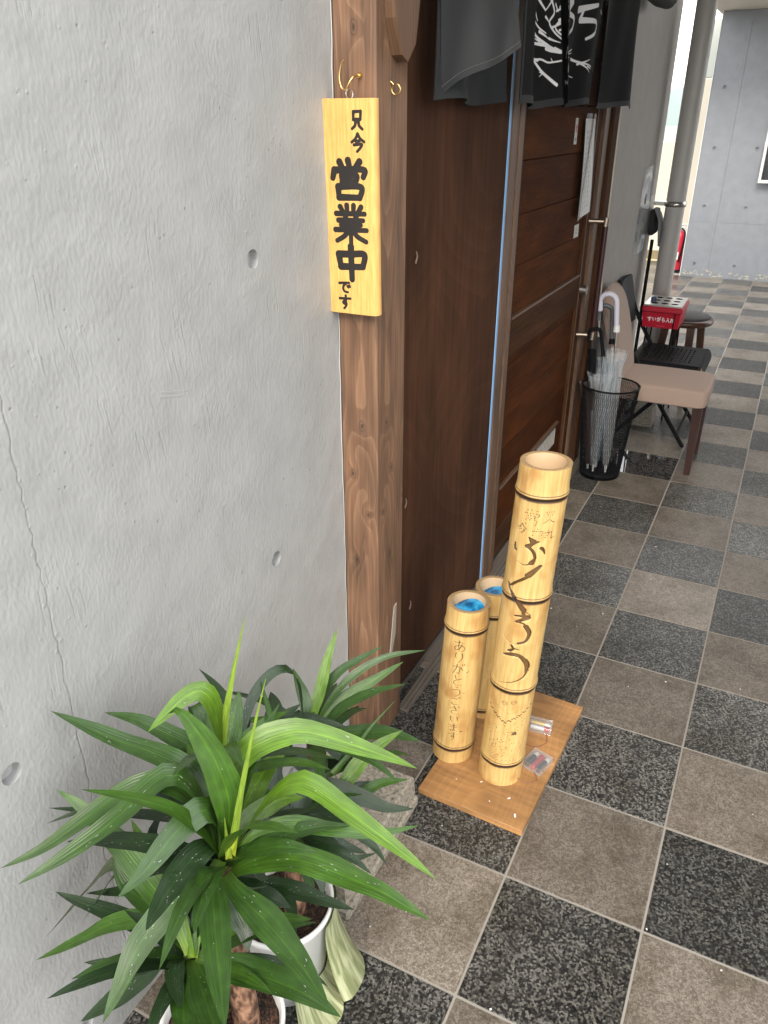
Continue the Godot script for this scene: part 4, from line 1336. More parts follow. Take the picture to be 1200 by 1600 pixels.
	leaf(yucca_b,[V(-.323,.46,-.04),V(-.312,.483,-.066),V(-.3,.497,-.097),V(-.286,.497,-.131),V(-.274,.484,-.163)],V(.929,0,.369),.032,1)
	leaf(yucca_b,[V(-.323,.49,-.04),V(-.327,.513,-.067),V(-.333,.523,-.1),V(-.339,.523,-.135),V(-.345,.517,-.169)],V(.985,0,-.17),.03,1)
	leaf(yucca_b,[V(-.323,.483,-.04),V(-.334,.516,-.049),V(-.351,.546,-.062),V(-.376,.566,-.081),V(-.402,.58,-.101)],V(.609,0,-.793),.03,1)
	leaf(yucca_b,[V(-.323,.48,-.04),V(-.365,.519,-.035),V(-.417,.544,-.03),V(-.474,.548,-.023),V(-.525,.543,-.017)],V(-.11,0,-.994),.025,0)
	leaf(yucca_b,[V(-.323,.492,-.04),V(-.361,.515,-.027),V(-.406,.52,-.011),V(-.45,.514,.004),V(-.492,.499,.019)],V(-.331,0,-.944),.03,2)
	leaf(yucca_b,[V(-.323,.456,-.04),V(-.341,.48,-.004),V(-.361,.492,.038),V(-.382,.494,.08),V(-.402,.487,.122)],V(-.898,0,-.44),.031,1)
	leaf(yucca_b,[V(-.288,.414,.098),V(-.28,.448,.115),V(-.268,.474,.14),V(-.253,.49,.171),V(-.236,.494,.205)],V(-.901,0,.435),.033,1)
	leaf(yucca_b,[V(-.288,.393,.098),V(-.262,.413,.122),V(-.233,.417,.148),V(-.204,.411,.175),V(-.176,.396,.2)],V(-.672,0,.74),.028,1)
	leaf(yucca_b,[V(-.288,.372,.098),V(-.252,.396,.099),V(-.21,.407,.1),V(-.166,.406,.101),V(-.127,.388,.102)],V(-.02,0,1),.027,0)
	leaf(yucca_b,[V(-.288,.412,.098),V(-.258,.439,.089),V(-.22,.451,.076),V(-.181,.453,.064),V(-.143,.442,.051)],V(.309,0,.951),.035,0)
	leaf(yucca_b,[V(-.288,.401,.098),V(-.271,.427,.077),V(-.249,.443,.051),V(-.225,.446,.022),V(-.202,.435,-.005)],V(.769,0,.639),.027,1)
	leaf(yucca_b,[V(-.288,.395,.098),V(-.279,.413,.066),V(-.269,.416,.029),V(-.26,.406,-.006),V(-.251,.39,-.039)],V(.966,0,.257),.034,1)
	leaf(yucca_b,[V(-.288,.399,.098),V(-.305,.409,.071),V(-.322,.414,.042),V(-.34,.41,.014),V(-.356,.396,-.012)],V(.851,0,-.525),.035,1)
	leaf(yucca_b,[V(-.288,.381,.098),V(-.309,.415,.084),V(-.338,.438,.064),V(-.372,.45,.041),V(-.407,.448,.016)],V(.567,0,-.824),.033,0)
	leaf(yucca_b,[V(-.288,.417,.098),V(-.319,.451,.106),V(-.361,.469,.116),V(-.405,.479,.127),V(-.45,.477,.138)],V(-.236,0,-.972),.029,0)
	leaf(yucca_b,[V(-.288,.381,.098),V(-.303,.421,.115),V(-.325,.453,.14),V(-.352,.471,.171),V(-.383,.471,.205)],V(-.748,0,-.664),.026,1)
	leaf(yucca_b,[V(-.288,.369,.098),V(-.306,.397,.139),V(-.326,.417,.184),V(-.346,.43,.23),V(-.367,.433,.278)],V(-.915,0,-.404),.03,1)
	leaf(yucca_a,[V(-.256,.591,.31),V(-.276,.622,.293),V(-.32,.666,.276),V(-.361,.689,.273),V(-.445,.706,.288),V(-.521,.766,.332)],V(.079,.237,-.968),.044,1)
	leaf(yucca_a,[V(-.263,.596,.311),V(-.286,.661,.302),V(-.315,.706,.304),V(-.339,.711,.322),V(-.369,.677,.375),V(-.411,.645,.438),V(-.448,.624,.488)],V(-.574,.466,-.673),.042,1)
	leaf(yucca_a,[V(-.265,.599,.31),V(-.296,.656,.302),V(-.332,.687,.308),V(-.359,.695,.322),V(-.389,.684,.349),V(-.425,.657,.39),V(-.461,.628,.434),V(-.502,.609,.474)],V(-.515,.379,-.769),.036,1)
	leaf(yucca_a,[V(-.259,.592,.311),V(-.262,.645,.308),V(-.275,.675,.315),V(-.289,.667,.359),V(-.295,.652,.411),V(-.304,.643,.455)],V(-.802,.438,-.407),.042,1)
	leaf(yucca_a,[V(-.259,.588,.313),V(-.267,.615,.324),V(-.272,.62,.359),V(-.264,.623,.419),V(-.252,.625,.464)],V(-.932,.36,-.05),.044,0)
	leaf(yucca_a,[V(-.251,.592,.32),V(-.251,.592,.328),V(-.238,.587,.354),V(-.201,.58,.398),V(-.156,.576,.449),V(-.113,.58,.495)],V(-.785,.034,.618),.046,1)
	leaf(yucca_a,[V(-.241,.574,.325),V(-.21,.57,.338),V(-.147,.572,.357),V(-.086,.572,.383),V(-.021,.574,.415)],V(-.371,-.198,.907),.046,1)
	leaf(yucca_a,[V(-.246,.556,.325),V(-.231,.575,.314),V(-.201,.592,.298),V(-.157,.607,.281),V(-.108,.604,.271),V(-.066,.597,.266),V(-.024,.59,.261),V(.043,.573,.258)],V(.233,-.322,.918),.048,2)
	leaf(yucca_a,[V(-.25,.584,.312),V(-.233,.615,.296),V(-.212,.661,.275),V(-.188,.696,.257),V(-.16,.714,.243),V(-.129,.709,.241),V(-.094,.696,.243),V(-.047,.68,.245),V(.006,.662,.248),V(.046,.648,.252)],V(.249,-.294,.923),.042,3)
	leaf(yucca_a,[V(-.26,.588,.302),V(-.27,.635,.278),V(-.271,.687,.247),V(-.254,.719,.219),V(-.228,.732,.198),V(-.198,.737,.179),V(-.155,.726,.162),V(-.113,.712,.147),V(-.071,.698,.133),V(-.04,.685,.123)],V(.678,-.388,.624),.046,3)
	leaf(yucca_a,[V(-.256,.588,.299),V(-.267,.593,.26),V(-.278,.602,.214),V(-.281,.611,.155),V(-.274,.614,.106)],V(.905,-.401,-.142),.046,3)
	leaf(yucca_a,[V(-.256,.6,.305),V(-.251,.667,.29),V(-.262,.72,.286),V(-.281,.772,.288),V(-.301,.811,.294),V(-.314,.827,.301),V(-.318,.824,.31)],V(.537,.165,-.827),.05,2)
	leaf(yucca_a,[V(-.239,.6,.309),V(-.237,.644,.295),V(-.234,.697,.279),V(-.227,.777,.254),V(-.217,.859,.227)],V(.928,-.182,-.324),.013,4)
	leaf(yucca_a,[V(-.241,.595,.313),V(-.248,.624,.306),V(-.254,.656,.298)],V(.753,-.013,-.658),.01,4)
	leaf(yucca_a,[V(-.239,.592,.301),V(-.224,.614,.274),V(-.187,.621,.243),V(-.132,.605,.212),V(-.076,.593,.179),V(-.026,.596,.142)],V(.565,-.35,.747),.026,2)
	leaf(yucca_a,[V(-.25,.571,.293),V(-.234,.594,.267),V(-.209,.602,.245),V(-.177,.595,.227),V(-.143,.583,.212),V(-.118,.565,.206)],V(.508,-.352,.786),.034,0)
	leaf(yucca_a,[V(-.263,.518,.305),V(-.231,.517,.289),V(-.2,.515,.275),V(-.166,.51,.261),V(-.126,.497,.248),V(-.086,.485,.234)],V(.285,-.367,.886),.034,0)
	leaf(yucca_a,[V(-.254,.54,.313),V(-.227,.538,.307),V(-.203,.535,.303),V(-.178,.531,.299),V(-.154,.524,.297)],V(.101,-.331,.938),.034,0)
	leaf(yucca_a,[V(-.253,.521,.311),V(-.23,.502,.324),V(-.21,.486,.334),V(-.195,.468,.349)],V(-.603,-.096,.792),.036,0)
	leaf(yucca_a,[V(-.287,.579,.282),V(-.323,.592,.279),V(-.375,.586,.29),V(-.45,.575,.307),V(-.524,.611,.371)],V(-.305,.264,-.915),.022,0)
	leaf(yucca_a,[V(-.281,.592,.285),V(-.311,.621,.277),V(-.348,.63,.286),V(-.407,.63,.308),V(-.472,.609,.342),V(-.523,.59,.382)],V(-.365,.212,-.906),.02,0)
	leaf(yucca_a,[V(-.253,.536,.315),V(-.23,.539,.311),V(-.211,.542,.307),V(-.191,.551,.3)],V(.301,-.496,.814),.01,5)
	leaf(yucca_a,[V(-.264,.575,.31),V(-.271,.57,.327),V(-.28,.56,.352),V(-.292,.551,.383),V(-.305,.528,.436),V(-.303,.501,.484),V(-.3,.482,.519)],V(-.935,.354,-.006),.046,1)
	leaf(yucca_a,[V(-.263,.579,.295),V(-.256,.591,.252),V(-.239,.599,.201),V(-.211,.586,.165)],V(.883,-.329,.336),.04,3)
	leaf(yucca_a,[V(-.276,.579,.289),V(-.32,.598,.251),V(-.358,.608,.232),V(-.373,.556,.238)],V(.411,.219,-.885),.034,0)
	leaf(yucca_a,[V(-.254,.567,.298),V(-.233,.561,.264),V(-.211,.554,.23),V(-.196,.555,.2)],V(.765,-.403,.502),.038,2)
	leaf(yucca_a,[V(-.272,.562,.297),V(-.297,.581,.277),V(-.337,.611,.246),V(-.372,.644,.213)],V(.666,.047,-.744),.034,0)
	leaf(yucca_a,[V(-.274,.558,.3),V(-.294,.549,.308),V(-.318,.505,.33),V(-.323,.452,.347)],V(-.914,.401,-.054),.036,0)
	leaf(yucca_a,[V(-.256,.554,.293),V(-.229,.527,.283),V(-.207,.495,.277),V(-.199,.452,.285)],V(-.322,-.251,.913),.034,0)
	leaf(yucca_a,[V(-.339,.635,.201),V(-.336,.708,.179),V(-.331,.779,.155),V(-.322,.862,.128)],V(.912,-.185,-.367),.016,4)
	leaf(yucca_a,[V(-.336,.631,.202),V(-.337,.697,.196),V(-.345,.749,.196),V(-.357,.769,.204),V(-.369,.768,.225),V(-.377,.759,.252),V(-.385,.747,.287)],V(-.342,.453,-.823),.04,3)
	leaf(yucca_a,[V(-.33,.627,.202),V(-.344,.648,.172),V(-.353,.667,.144),V(-.361,.686,.116),V(-.366,.693,.107)],V(.855,-.213,-.473),.044,2)
	leaf(yucca_a,[V(-.338,.637,.188),V(-.346,.66,.14),V(-.389,.681,.117),V(-.422,.692,.105),V(-.453,.7,.097)],V(.645,.087,-.759),.022,0)
	leaf(yucca_a,[V(-.327,.639,.169),V(-.339,.666,.127),V(-.344,.681,.102),V(-.342,.696,.073),V(-.332,.704,.045),V(-.317,.697,.029),V(-.305,.666,.023),V(-.3,.601,.025)],V(.864,-.421,.277),.02,0)
	leaf(yucca_a,[V(-.326,.637,.182),V(-.345,.641,.133),V(-.368,.65,.083)],V(.886,-.229,-.402),.028,0)
	leaf(yucca_a,[V(-.284,.657,.137),V(-.307,.654,.095),V(-.328,.653,.067),V(-.348,.653,.046)],V(.817,-.034,-.576),.036,0)
	leaf(yucca_a,[V(-.273,.664,.14),V(-.292,.671,.123),V(-.319,.684,.098),V(-.349,.699,.07)],V(.697,.119,-.707),.016,1)
	leaf(yucca_a,[V(-.347,.628,.197),V(-.392,.659,.162),V(-.424,.675,.147),V(-.43,.624,.154)],V(.425,.308,-.851),.032,1)
	leaf(yucca_a,[V(-.298,.621,.164),V(-.309,.637,.125),V(-.301,.644,.084),V(-.289,.648,.044)],V(.945,-.327,-.004),.03,0)
	leaf(yucca_a,[V(-.282,.434,.375),V(-.298,.466,.363),V(-.328,.498,.358),V(-.352,.519,.357),V(-.4,.566,.352),V(-.435,.593,.353),V(-.474,.622,.354),V(-.513,.643,.36)],V(.218,.173,-.961),.044,2)
	leaf(yucca_a,[V(-.29,.428,.369),V(-.319,.428,.38),V(-.342,.406,.399),V(-.37,.368,.429),V(-.424,.319,.474)],V(-.739,.369,-.563),.042,0)
	leaf(yucca_a,[V(-.29,.43,.368),V(-.331,.456,.366),V(-.374,.463,.378),V(-.417,.449,.4),V(-.454,.424,.426),V(-.509,.391,.463)],V(-.423,.31,-.852),.034,2)
	leaf(yucca_a,[V(-.298,.42,.365),V(-.334,.434,.364),V(-.373,.438,.371),V(-.444,.447,.382),V(-.485,.451,.39),V(-.524,.456,.396)],V(-.084,.279,-.956),.034,0)
	leaf(yucca_a,[V(-.288,.42,.373),V(-.32,.413,.384),V(-.378,.392,.409),V(-.416,.375,.427),V(-.463,.347,.452)],V(-.506,.366,-.781),.032,0)
	leaf(yucca_a,[V(-.303,.401,.366),V(-.352,.386,.383),V(-.407,.37,.403),V(-.434,.365,.411),V(-.463,.358,.42)],V(-.381,.345,-.858),.026,0)
	leaf(yucca_a,[V(-.273,.439,.379),V(-.258,.444,.391),V(-.221,.458,.418),V(-.167,.484,.459),V(-.125,.509,.491)],V(-.59,-.049,.806),.052,1)
	leaf(yucca_a,[V(-.278,.439,.382),V(-.283,.454,.4),V(-.264,.459,.425),V(-.229,.468,.454)],V(-.844,.161,.512),.03,0)
	leaf(yucca_a,[V(-.268,.442,.388),V(-.254,.444,.42),V(-.223,.447,.459),V(-.198,.452,.485)],V(-.811,.128,.571),.04,1)
	leaf(yucca_a,[V(-.27,.441,.377),V(-.25,.445,.374),V(-.213,.449,.369),V(-.142,.459,.361),V(-.081,.46,.36),V(-.037,.458,.363)],V(.08,-.292,.953),.048,1)
	leaf(yucca_a,[V(-.283,.414,.362),V(-.259,.405,.345),V(-.229,.391,.325),V(-.182,.373,.294),V(-.139,.346,.273),V(-.119,.325,.266)],V(.337,-.323,.884),.028,0)
	leaf(yucca_a,[V(-.314,.399,.36),V(-.374,.449,.347),V(-.423,.496,.331),V(-.455,.495,.342),V(-.476,.466,.362),V(-.499,.431,.386),V(-.524,.392,.432)],V(-.325,.189,-.927),.034,5)
	leaf(yucca_a,[V(-.31,.399,.358),V(-.377,.467,.34),V(-.422,.496,.34),V(-.44,.489,.349),V(-.454,.462,.368),V(-.472,.425,.391),V(-.483,.396,.409)],V(-.279,.242,-.929),.024,2)
	leaf(yucca_a,[V(-.303,.418,.356),V(-.343,.46,.329),V(-.372,.477,.322),V(-.432,.453,.345),V(-.494,.436,.367)],V(-.03,.247,-.968),.028,0)
	leaf(yucca_a,[V(-.279,.447,.378),V(-.314,.487,.359),V(-.353,.525,.343),V(-.39,.561,.329),V(-.419,.588,.318)],V(.47,.1,-.877),.036,3)
	leaf(yucca_a,[V(-.288,.428,.368),V(-.321,.464,.345),V(-.355,.508,.314),V(-.373,.548,.282),V(-.385,.578,.257)],V(.721,-.046,-.691),.03,2)
	leaf(yucca_a,[V(-.292,.437,.366),V(-.356,.47,.331),V(-.398,.493,.31),V(-.423,.52,.28),V(-.422,.537,.249)],V(.664,-.017,-.748),.034,0)
	leaf(yucca_a,[V(-.285,.442,.371),V(-.34,.471,.36),V(-.387,.485,.36),V(-.418,.499,.357),V(-.444,.522,.344)],V(.249,.166,-.954),.036,1)
	leaf(yucca_a,[V(-.276,.442,.38),V(-.281,.46,.372),V(-.292,.489,.361),V(-.302,.512,.353)],V(.696,-.016,-.717),.01,3)
	leaf(yucca_a,[V(-.274,.443,.377),V(-.277,.457,.368),V(-.287,.488,.347)],V(.828,-.117,-.548),.012,2)
	leaf(yucca_a,[V(-.272,.443,.377),V(-.274,.456,.365),V(-.274,.471,.349)],V(.922,-.238,-.305),.012,3)
	leaf(yucca_a,[V(-.286,.428,.367),V(-.299,.449,.333),V(-.309,.466,.305),V(-.323,.485,.278)],V(.866,-.17,-.47),.034,0)
	leaf(yucca_a,[V(-.286,.428,.367),V(-.315,.448,.34),V(-.33,.464,.314),V(-.332,.477,.288)],V(.823,-.135,-.552),.034,0)
	leaf(yucca_b,[V(-.33,.515,-.049),V(-.332,.559,-.08),V(-.334,.618,-.122),V(-.332,.66,-.154)],V(.923,-.217,-.318),.026,3)
	leaf(yucca_b,[V(-.328,.517,-.051),V(-.332,.553,-.094),V(-.319,.578,-.136),V(-.297,.589,-.171),V(-.266,.602,-.217)],V(.921,-.355,.162),.022,1)
	leaf(yucca_b,[V(-.322,.515,-.052),V(-.311,.547,-.076),V(-.289,.584,-.108),V(-.259,.611,-.139),V(-.225,.628,-.165),V(-.168,.637,-.198)],V(.776,-.367,.513),.018,1)
	leaf(yucca_b,[V(-.32,.513,-.053),V(-.309,.527,-.071),V(-.288,.552,-.105),V(-.255,.571,-.142),V(-.211,.599,-.193)],V(.826,-.413,.384),.026,2)
	leaf(yucca_b,[V(-.321,.497,-.056),V(-.312,.489,-.093),V(-.304,.483,-.132),V(-.295,.477,-.17)],V(.86,-.43,.273),.02,0)
	leaf(yucca_b,[V(-.384,.511,-.007),V(-.357,.535,-.021),V(-.328,.542,-.03),V(-.291,.543,-.036),V(-.248,.542,-.042)],V(.319,-.493,.81),.026,0)
	leaf(yucca_b,[V(-.317,.494,-.043),V(-.29,.479,-.078),V(-.244,.459,-.135),V(-.215,.439,-.166),V(-.175,.407,-.203)],V(.503,-.489,.712),.036,1)
	leaf(yucca_b,[V(-.276,.43,-.027),V(-.264,.448,-.067),V(-.255,.459,-.09),V(-.247,.477,-.124),V(-.224,.505,-.184)],V(.936,-.309,.165),.012,2)
	leaf(yucca_b,[V(-.277,.39,.008),V(-.255,.412,-.024),V(-.239,.443,-.059),V(-.22,.466,-.089),V(-.183,.489,-.133)],V(.867,-.403,.295),.034,3)
	leaf(yucca_b,[V(-.291,.424,-.017),V(-.268,.423,-.061),V(-.234,.416,-.115),V(-.205,.405,-.154),V(-.182,.386,-.175)],V(.68,-.455,.575),.024,1)
	leaf(yucca_b,[V(-.255,.382,-.011),V(-.23,.382,-.041),V(-.204,.391,-.081),V(-.165,.383,-.12)],V(.701,-.423,.574),.026,2)
	leaf(yucca_b,[V(-.311,.396,.01),V(-.285,.39,-.017),V(-.242,.384,-.064),V(-.215,.38,-.093)],V(.618,-.442,.65),.02,0)
	leaf(yucca_b,[V(-.322,.421,.013),V(-.277,.424,-.005),V(-.207,.406,-.022),V(-.166,.395,-.031),V(-.12,.396,-.049)],V(.216,-.425,.879),.036,0)
	leaf(yucca_b,[V(-.36,.476,.013),V(-.343,.475,.007),V(-.298,.453,.004),V(-.261,.429,.003)],V(-.103,-.415,.904),.032,0)
	leaf(yucca_b,[V(-.322,.398,.014),V(-.314,.412,-.019),V(-.295,.423,-.059),V(-.276,.425,-.088)],V(.858,-.432,.277),.036,0)
	leaf(yucca_b,[V(-.29,.398,-.002),V(-.304,.428,-.034),V(-.326,.458,-.062),V(-.35,.486,-.085)],V(.821,.023,-.571),.026,1)
	leaf(yucca_b,[V(-.287,.361,.105),V(-.238,.346,.088),V(-.213,.345,.076),V(-.186,.348,.061),V(-.151,.358,.039)],V(.396,-.399,.827),.02,0)
	leaf(yucca_b,[V(-.281,.401,.079),V(-.236,.383,.067),V(-.203,.369,.058),V(-.166,.357,.047)],V(.116,-.371,.921),.026,0)
	leaf(yucca_b,[V(-.209,.396,.046),V(-.174,.379,.038),V(-.15,.361,.036),V(-.131,.339,.039)],V(-.182,-.362,.914),.018,0)
	leaf(yucca_b,[V(-.276,.322,.146),V(-.258,.318,.161),V(-.237,.311,.182),V(-.218,.306,.202)],V(-.702,-.083,.708),.022,0)
	leaf(yucca_b,[V(-.294,.391,.091),V(-.328,.43,.067),V(-.353,.462,.046),V(-.352,.494,.012)],V(.801,-.007,-.599),.04,0)
	leaf(yucca_b,[V(-.294,.391,.091),V(-.295,.419,.056),V(-.296,.441,.03),V(-.275,.452,-.003)],V(.938,-.344,-.032),.04,0)
	leaf(yucca_b,[V(-.293,.389,.104),V(-.317,.372,.13),V(-.326,.335,.16),V(-.311,.297,.178)],V(-.95,.286,.122),.036,0)
	leaf(yucca_b,[V(-.293,.386,.094),V(-.259,.392,.051),V(-.233,.388,.026),V(-.204,.369,.008)],V(.55,-.492,.675),.036,0)
	leaf(yucca_b,[V(-.288,.389,.102),V(-.254,.362,.105),V(-.226,.335,.11),V(-.213,.307,.123)],V(-.492,-.232,.839),.034,0)
	leaf(yucca_b,[V(-.295,.381,.097),V(-.325,.395,.095),V(-.356,.401,.1),V(-.382,.385,.114)],V(-.137,.511,-.849),.036,0)
	leaf(yucca_b,[V(-.318,.501,-.034),V(-.356,.519,-.05),V(-.373,.474,-.039),V(-.378,.414,-.03)],V(-.796,.536,-.282),.032,0)
	leaf(yucca_b,[V(-.311,.49,-.032),V(-.289,.467,-.052),V(-.265,.43,-.069),V(-.255,.381,-.073)],V(-.204,-.44,.875),.03,0)
	leaf(yucca_b,[V(-.294,.391,.091),V(-.359,.444,.081),V(-.388,.471,.074),V(-.392,.498,.055)],V(.524,.201,-.828),.034,1)

# ---------------------------------------------------------------- bamboo
func carve(c: Dictionary, p: Array, w0: float, w1: float) -> void:
	var q := []
	for i in range(0, p.size(), 2):
		q.append((p[i] / (TAU * c.R) + 0.5) * c.w)
		q.append((1.0 - p[i + 1] / c.H) * c.h)
	# the two axes differ in pixels per metre; widths follow the taller one
	var k: float = c.h / c.H
	ink(c, q, w0 * k * 0.5, w1 * k * 0.5, 1.6)

func dot(c: Dictionary, s: float, h: float, r: float) -> void:
	dab(c, (s / (TAU * c.R) + 0.5) * c.w, (1.0 - h / c.H) * c.h, r * c.h / c.H, 0.8)

func bamboo(t: Node3D, R: float, H: float, yaw: float, lean: float, nodes: Array, cv: Dictionary, fine: Dictionary, nu: int, nv: int, seed_: int) -> void:
	var w: int = cv.w
	var h: int = cv.h
	var strk := nbytes(fnoise(seed_, 0.05, 3), w, h, 16)
	var blot := nbytes(fnoise(seed_ + 1, 0.008, 3), w, h, 2)
	var px := PackedByteArray(); px.resize(w * h * 3)
	var rad := PackedFloat32Array(); rad.resize(h)
	var rng := RandomNumberGenerator.new()
	rng.seed = seed_
	var band := PackedFloat32Array(); band.resize(h)
	for y in h:
		var hy := (1.0 - float(y) / h) * H
		var r := R * (1.0 + 0.03 * (0.5 - hy / H))
		for n in nodes:
			var d: float = hy - n
			# a swelling, a groove above it and the ridge of the node
			r += 0.0016 * exp(-pow(d / 0.012, 2)) + 0.0012 * exp(-pow((d - 0.001) / 0.0025, 2)) - 0.0014 * exp(-pow((d + 0.006) / 0.003, 2))
			band[y] = maxf(band[y], maxf(exp(-pow((d + 0.0050) / 0.0056, 4)), 0.55 * exp(-pow((d - 0.0045) / 0.0013, 4))))
		rad[y] = r
	var wob := fnoise(seed_ + 5, 0.02, 2)
	var crack := canvas(w, h)
	for i in 16:
		var x := rng.randf() * w
		var y := rng.randf() * h
		var l := rng.randf_range(20, 260)
		ink(crack, [x, y, x + rng.randf_range(-2, 2), y + l * 0.5, x + rng.randf_range(-3, 3), y + l], 0.5, 0.3, 0.9)
	for i in 120:
		dab(crack, rng.randf() * w, rng.randf() * h, rng.randf_range(0.4, 1.4), 0.9)
	for y in h:
		for x in w:
			var i := y * w + x
			var s := (strk[i] - 128) / 128.0
			var b := (blot[i] - 128) / 128.0
			var c := Color(.75, .61, .37).lerp(Color(.84, .71, .47), clampf(0.5 + s * 0.8, 0, 1)).lerp(Color(.66, .47, .26), clampf(b * 0.9 - 0.08, 0, 0.6))
			if crack.f[i] > 0.0: c = c.lerp(Color(.40, .29, .17), crack.f[i] * 0.55)
			var yy := clampi(y + int(2.5 * wob.get_noise_2d(x, seed_)), 0, h - 1)
			c = c.lerp(Color(.15, .085, .055), clampf(band[yy] * 0.95, 0, 1))
			var f: float = cv.f[i]
			var edge := 4.0 * f * (1.0 - f)
			c = c.lerp(Color(.30, .195, .10), smoothstep(0.25, 1.0, f) * 0.75).lerp(Color(.10, .055, .03), edge * 0.9)
			c = c.lerp(Color(.17, .11, .07), fine.f[i] * 0.85)
			px[i * 3] = int(clampf(c.r, 0, 1) * 255); px[i * 3 + 1] = int(clampf(c.g, 0, 1) * 255); px[i * 3 + 2] = int(clampf(c.b, 0, 1) * 255)
	var m := mat(Color.WHITE, 0.42)
	m.albedo_texture = rgb_tex(px, w, h)
	var st := st_new()
	var shape := func(u: float, v: float) -> Vector3:
		var xi := clampi(int(u * (w - 1)), 0, w - 1)
		var yi := clampi(int(v * (h - 1)), 0, h - 1)
		var a := (u - 0.5) * TAU + yaw
		var f: float = cv.f[yi * w + xi]
		var r: float = rad[yi] * (1.0 + 0.006 * sin(a * 2.0 + seed_) + 0.012 * wob.get_noise_2d(300.0 + 60.0 * sin(a), v * 160.0)) - f * 0.0075 - fine.f[yi * w + xi] * 0.0009
		var y := (1.0 - v) * H
		return Vector3(sin(a) * r + lean * y, y, cos(a) * r)
	sheet(st, nu, nv, shape, func(u: float, v: float) -> Vector2: return Vector2(u, v), false)
	obj("culm", done(st), m, t)
	# cut end and bore
	var top := Vector3(lean * H, H, 0)
	var end := mat(Color.WHITE, 0.7)
	end.albedo_texture = M.bore_end
	st = st_new(false)
	var ri := R - 0.0115
	var rt: float = rad[0]
	sheet(st, 56, 4, func(u: float, v: float) -> Vector3:
		var a := u * TAU + yaw - PI
		var r: float = lerpf(rt * (1.0 + 0.006 * sin(a * 2.0 + seed_)), ri, v)
		return top + Vector3(sin(a) * r, 0.0012 * sin(v * PI), cos(a) * r), func(u: float, v: float) -> Vector2: return Vector2(u * 5.0, v))
	obj("cut_rim", done(st), end, t)
	st = st_new()
	sheet(st, 56, 10, func(u: float, v: float) -> Vector3:
		var a := u * TAU + yaw - PI
		var r := ri - 0.002 * v
		return top + Vector3(sin(a) * r - lean * v * 0.1, -v * 0.10, cos(a) * r), func(u: float, v: float) -> Vector2: return Vector2(u * 2.0, v))
	sheet(st, 40, 2, func(u: float, v: float) -> Vector3:
		var a := u * TAU
		var r := (ri - 0.002) * (1.0 - v)
		return top + Vector3(sin(a) * r - lean * 0.1, -0.10, cos(a) * r), func(u: float, v: float) -> Vector2: return Vector2(u, v))
	obj("bore", done(st), mat(lin(0.60, 0.43, 0.26), 0.75), t)

func filler(t: Node3D, R: float, H: float, lean: float, turn: float, seed_: int) -> void:
	# a crumpled blue film stuffed into the bore
	var st := st_new()
	var ri := R - 0.0125
	var top := Vector3(lean * H, H, 0)
	var n := fnoise(seed_, 28.0, 2)
	sheet(st, 40, 12, func(u: float, v: float) -> Vector3:
		var a := u * TAU + turn
		var r := ri * (1.0 - v)
		var x := sin(a) * r
		var z := cos(a) * r
		return top + Vector3(x, -0.028 + 0.25 * (x * sin(turn) - z * cos(turn)) + 0.0045 * sin((x * cos(turn) + z * sin(turn)) * 55.0 + seed_), z), func(u: float, v: float) -> Vector2: return Vector2(0.5 + sin(u * TAU + turn) * (1.0 - v) * 0.35, 0.5 + cos(u * TAU + turn) * (1.0 - v) * 0.35), true)
	obj("blue_lining", done(st), M.bluefilm, t)

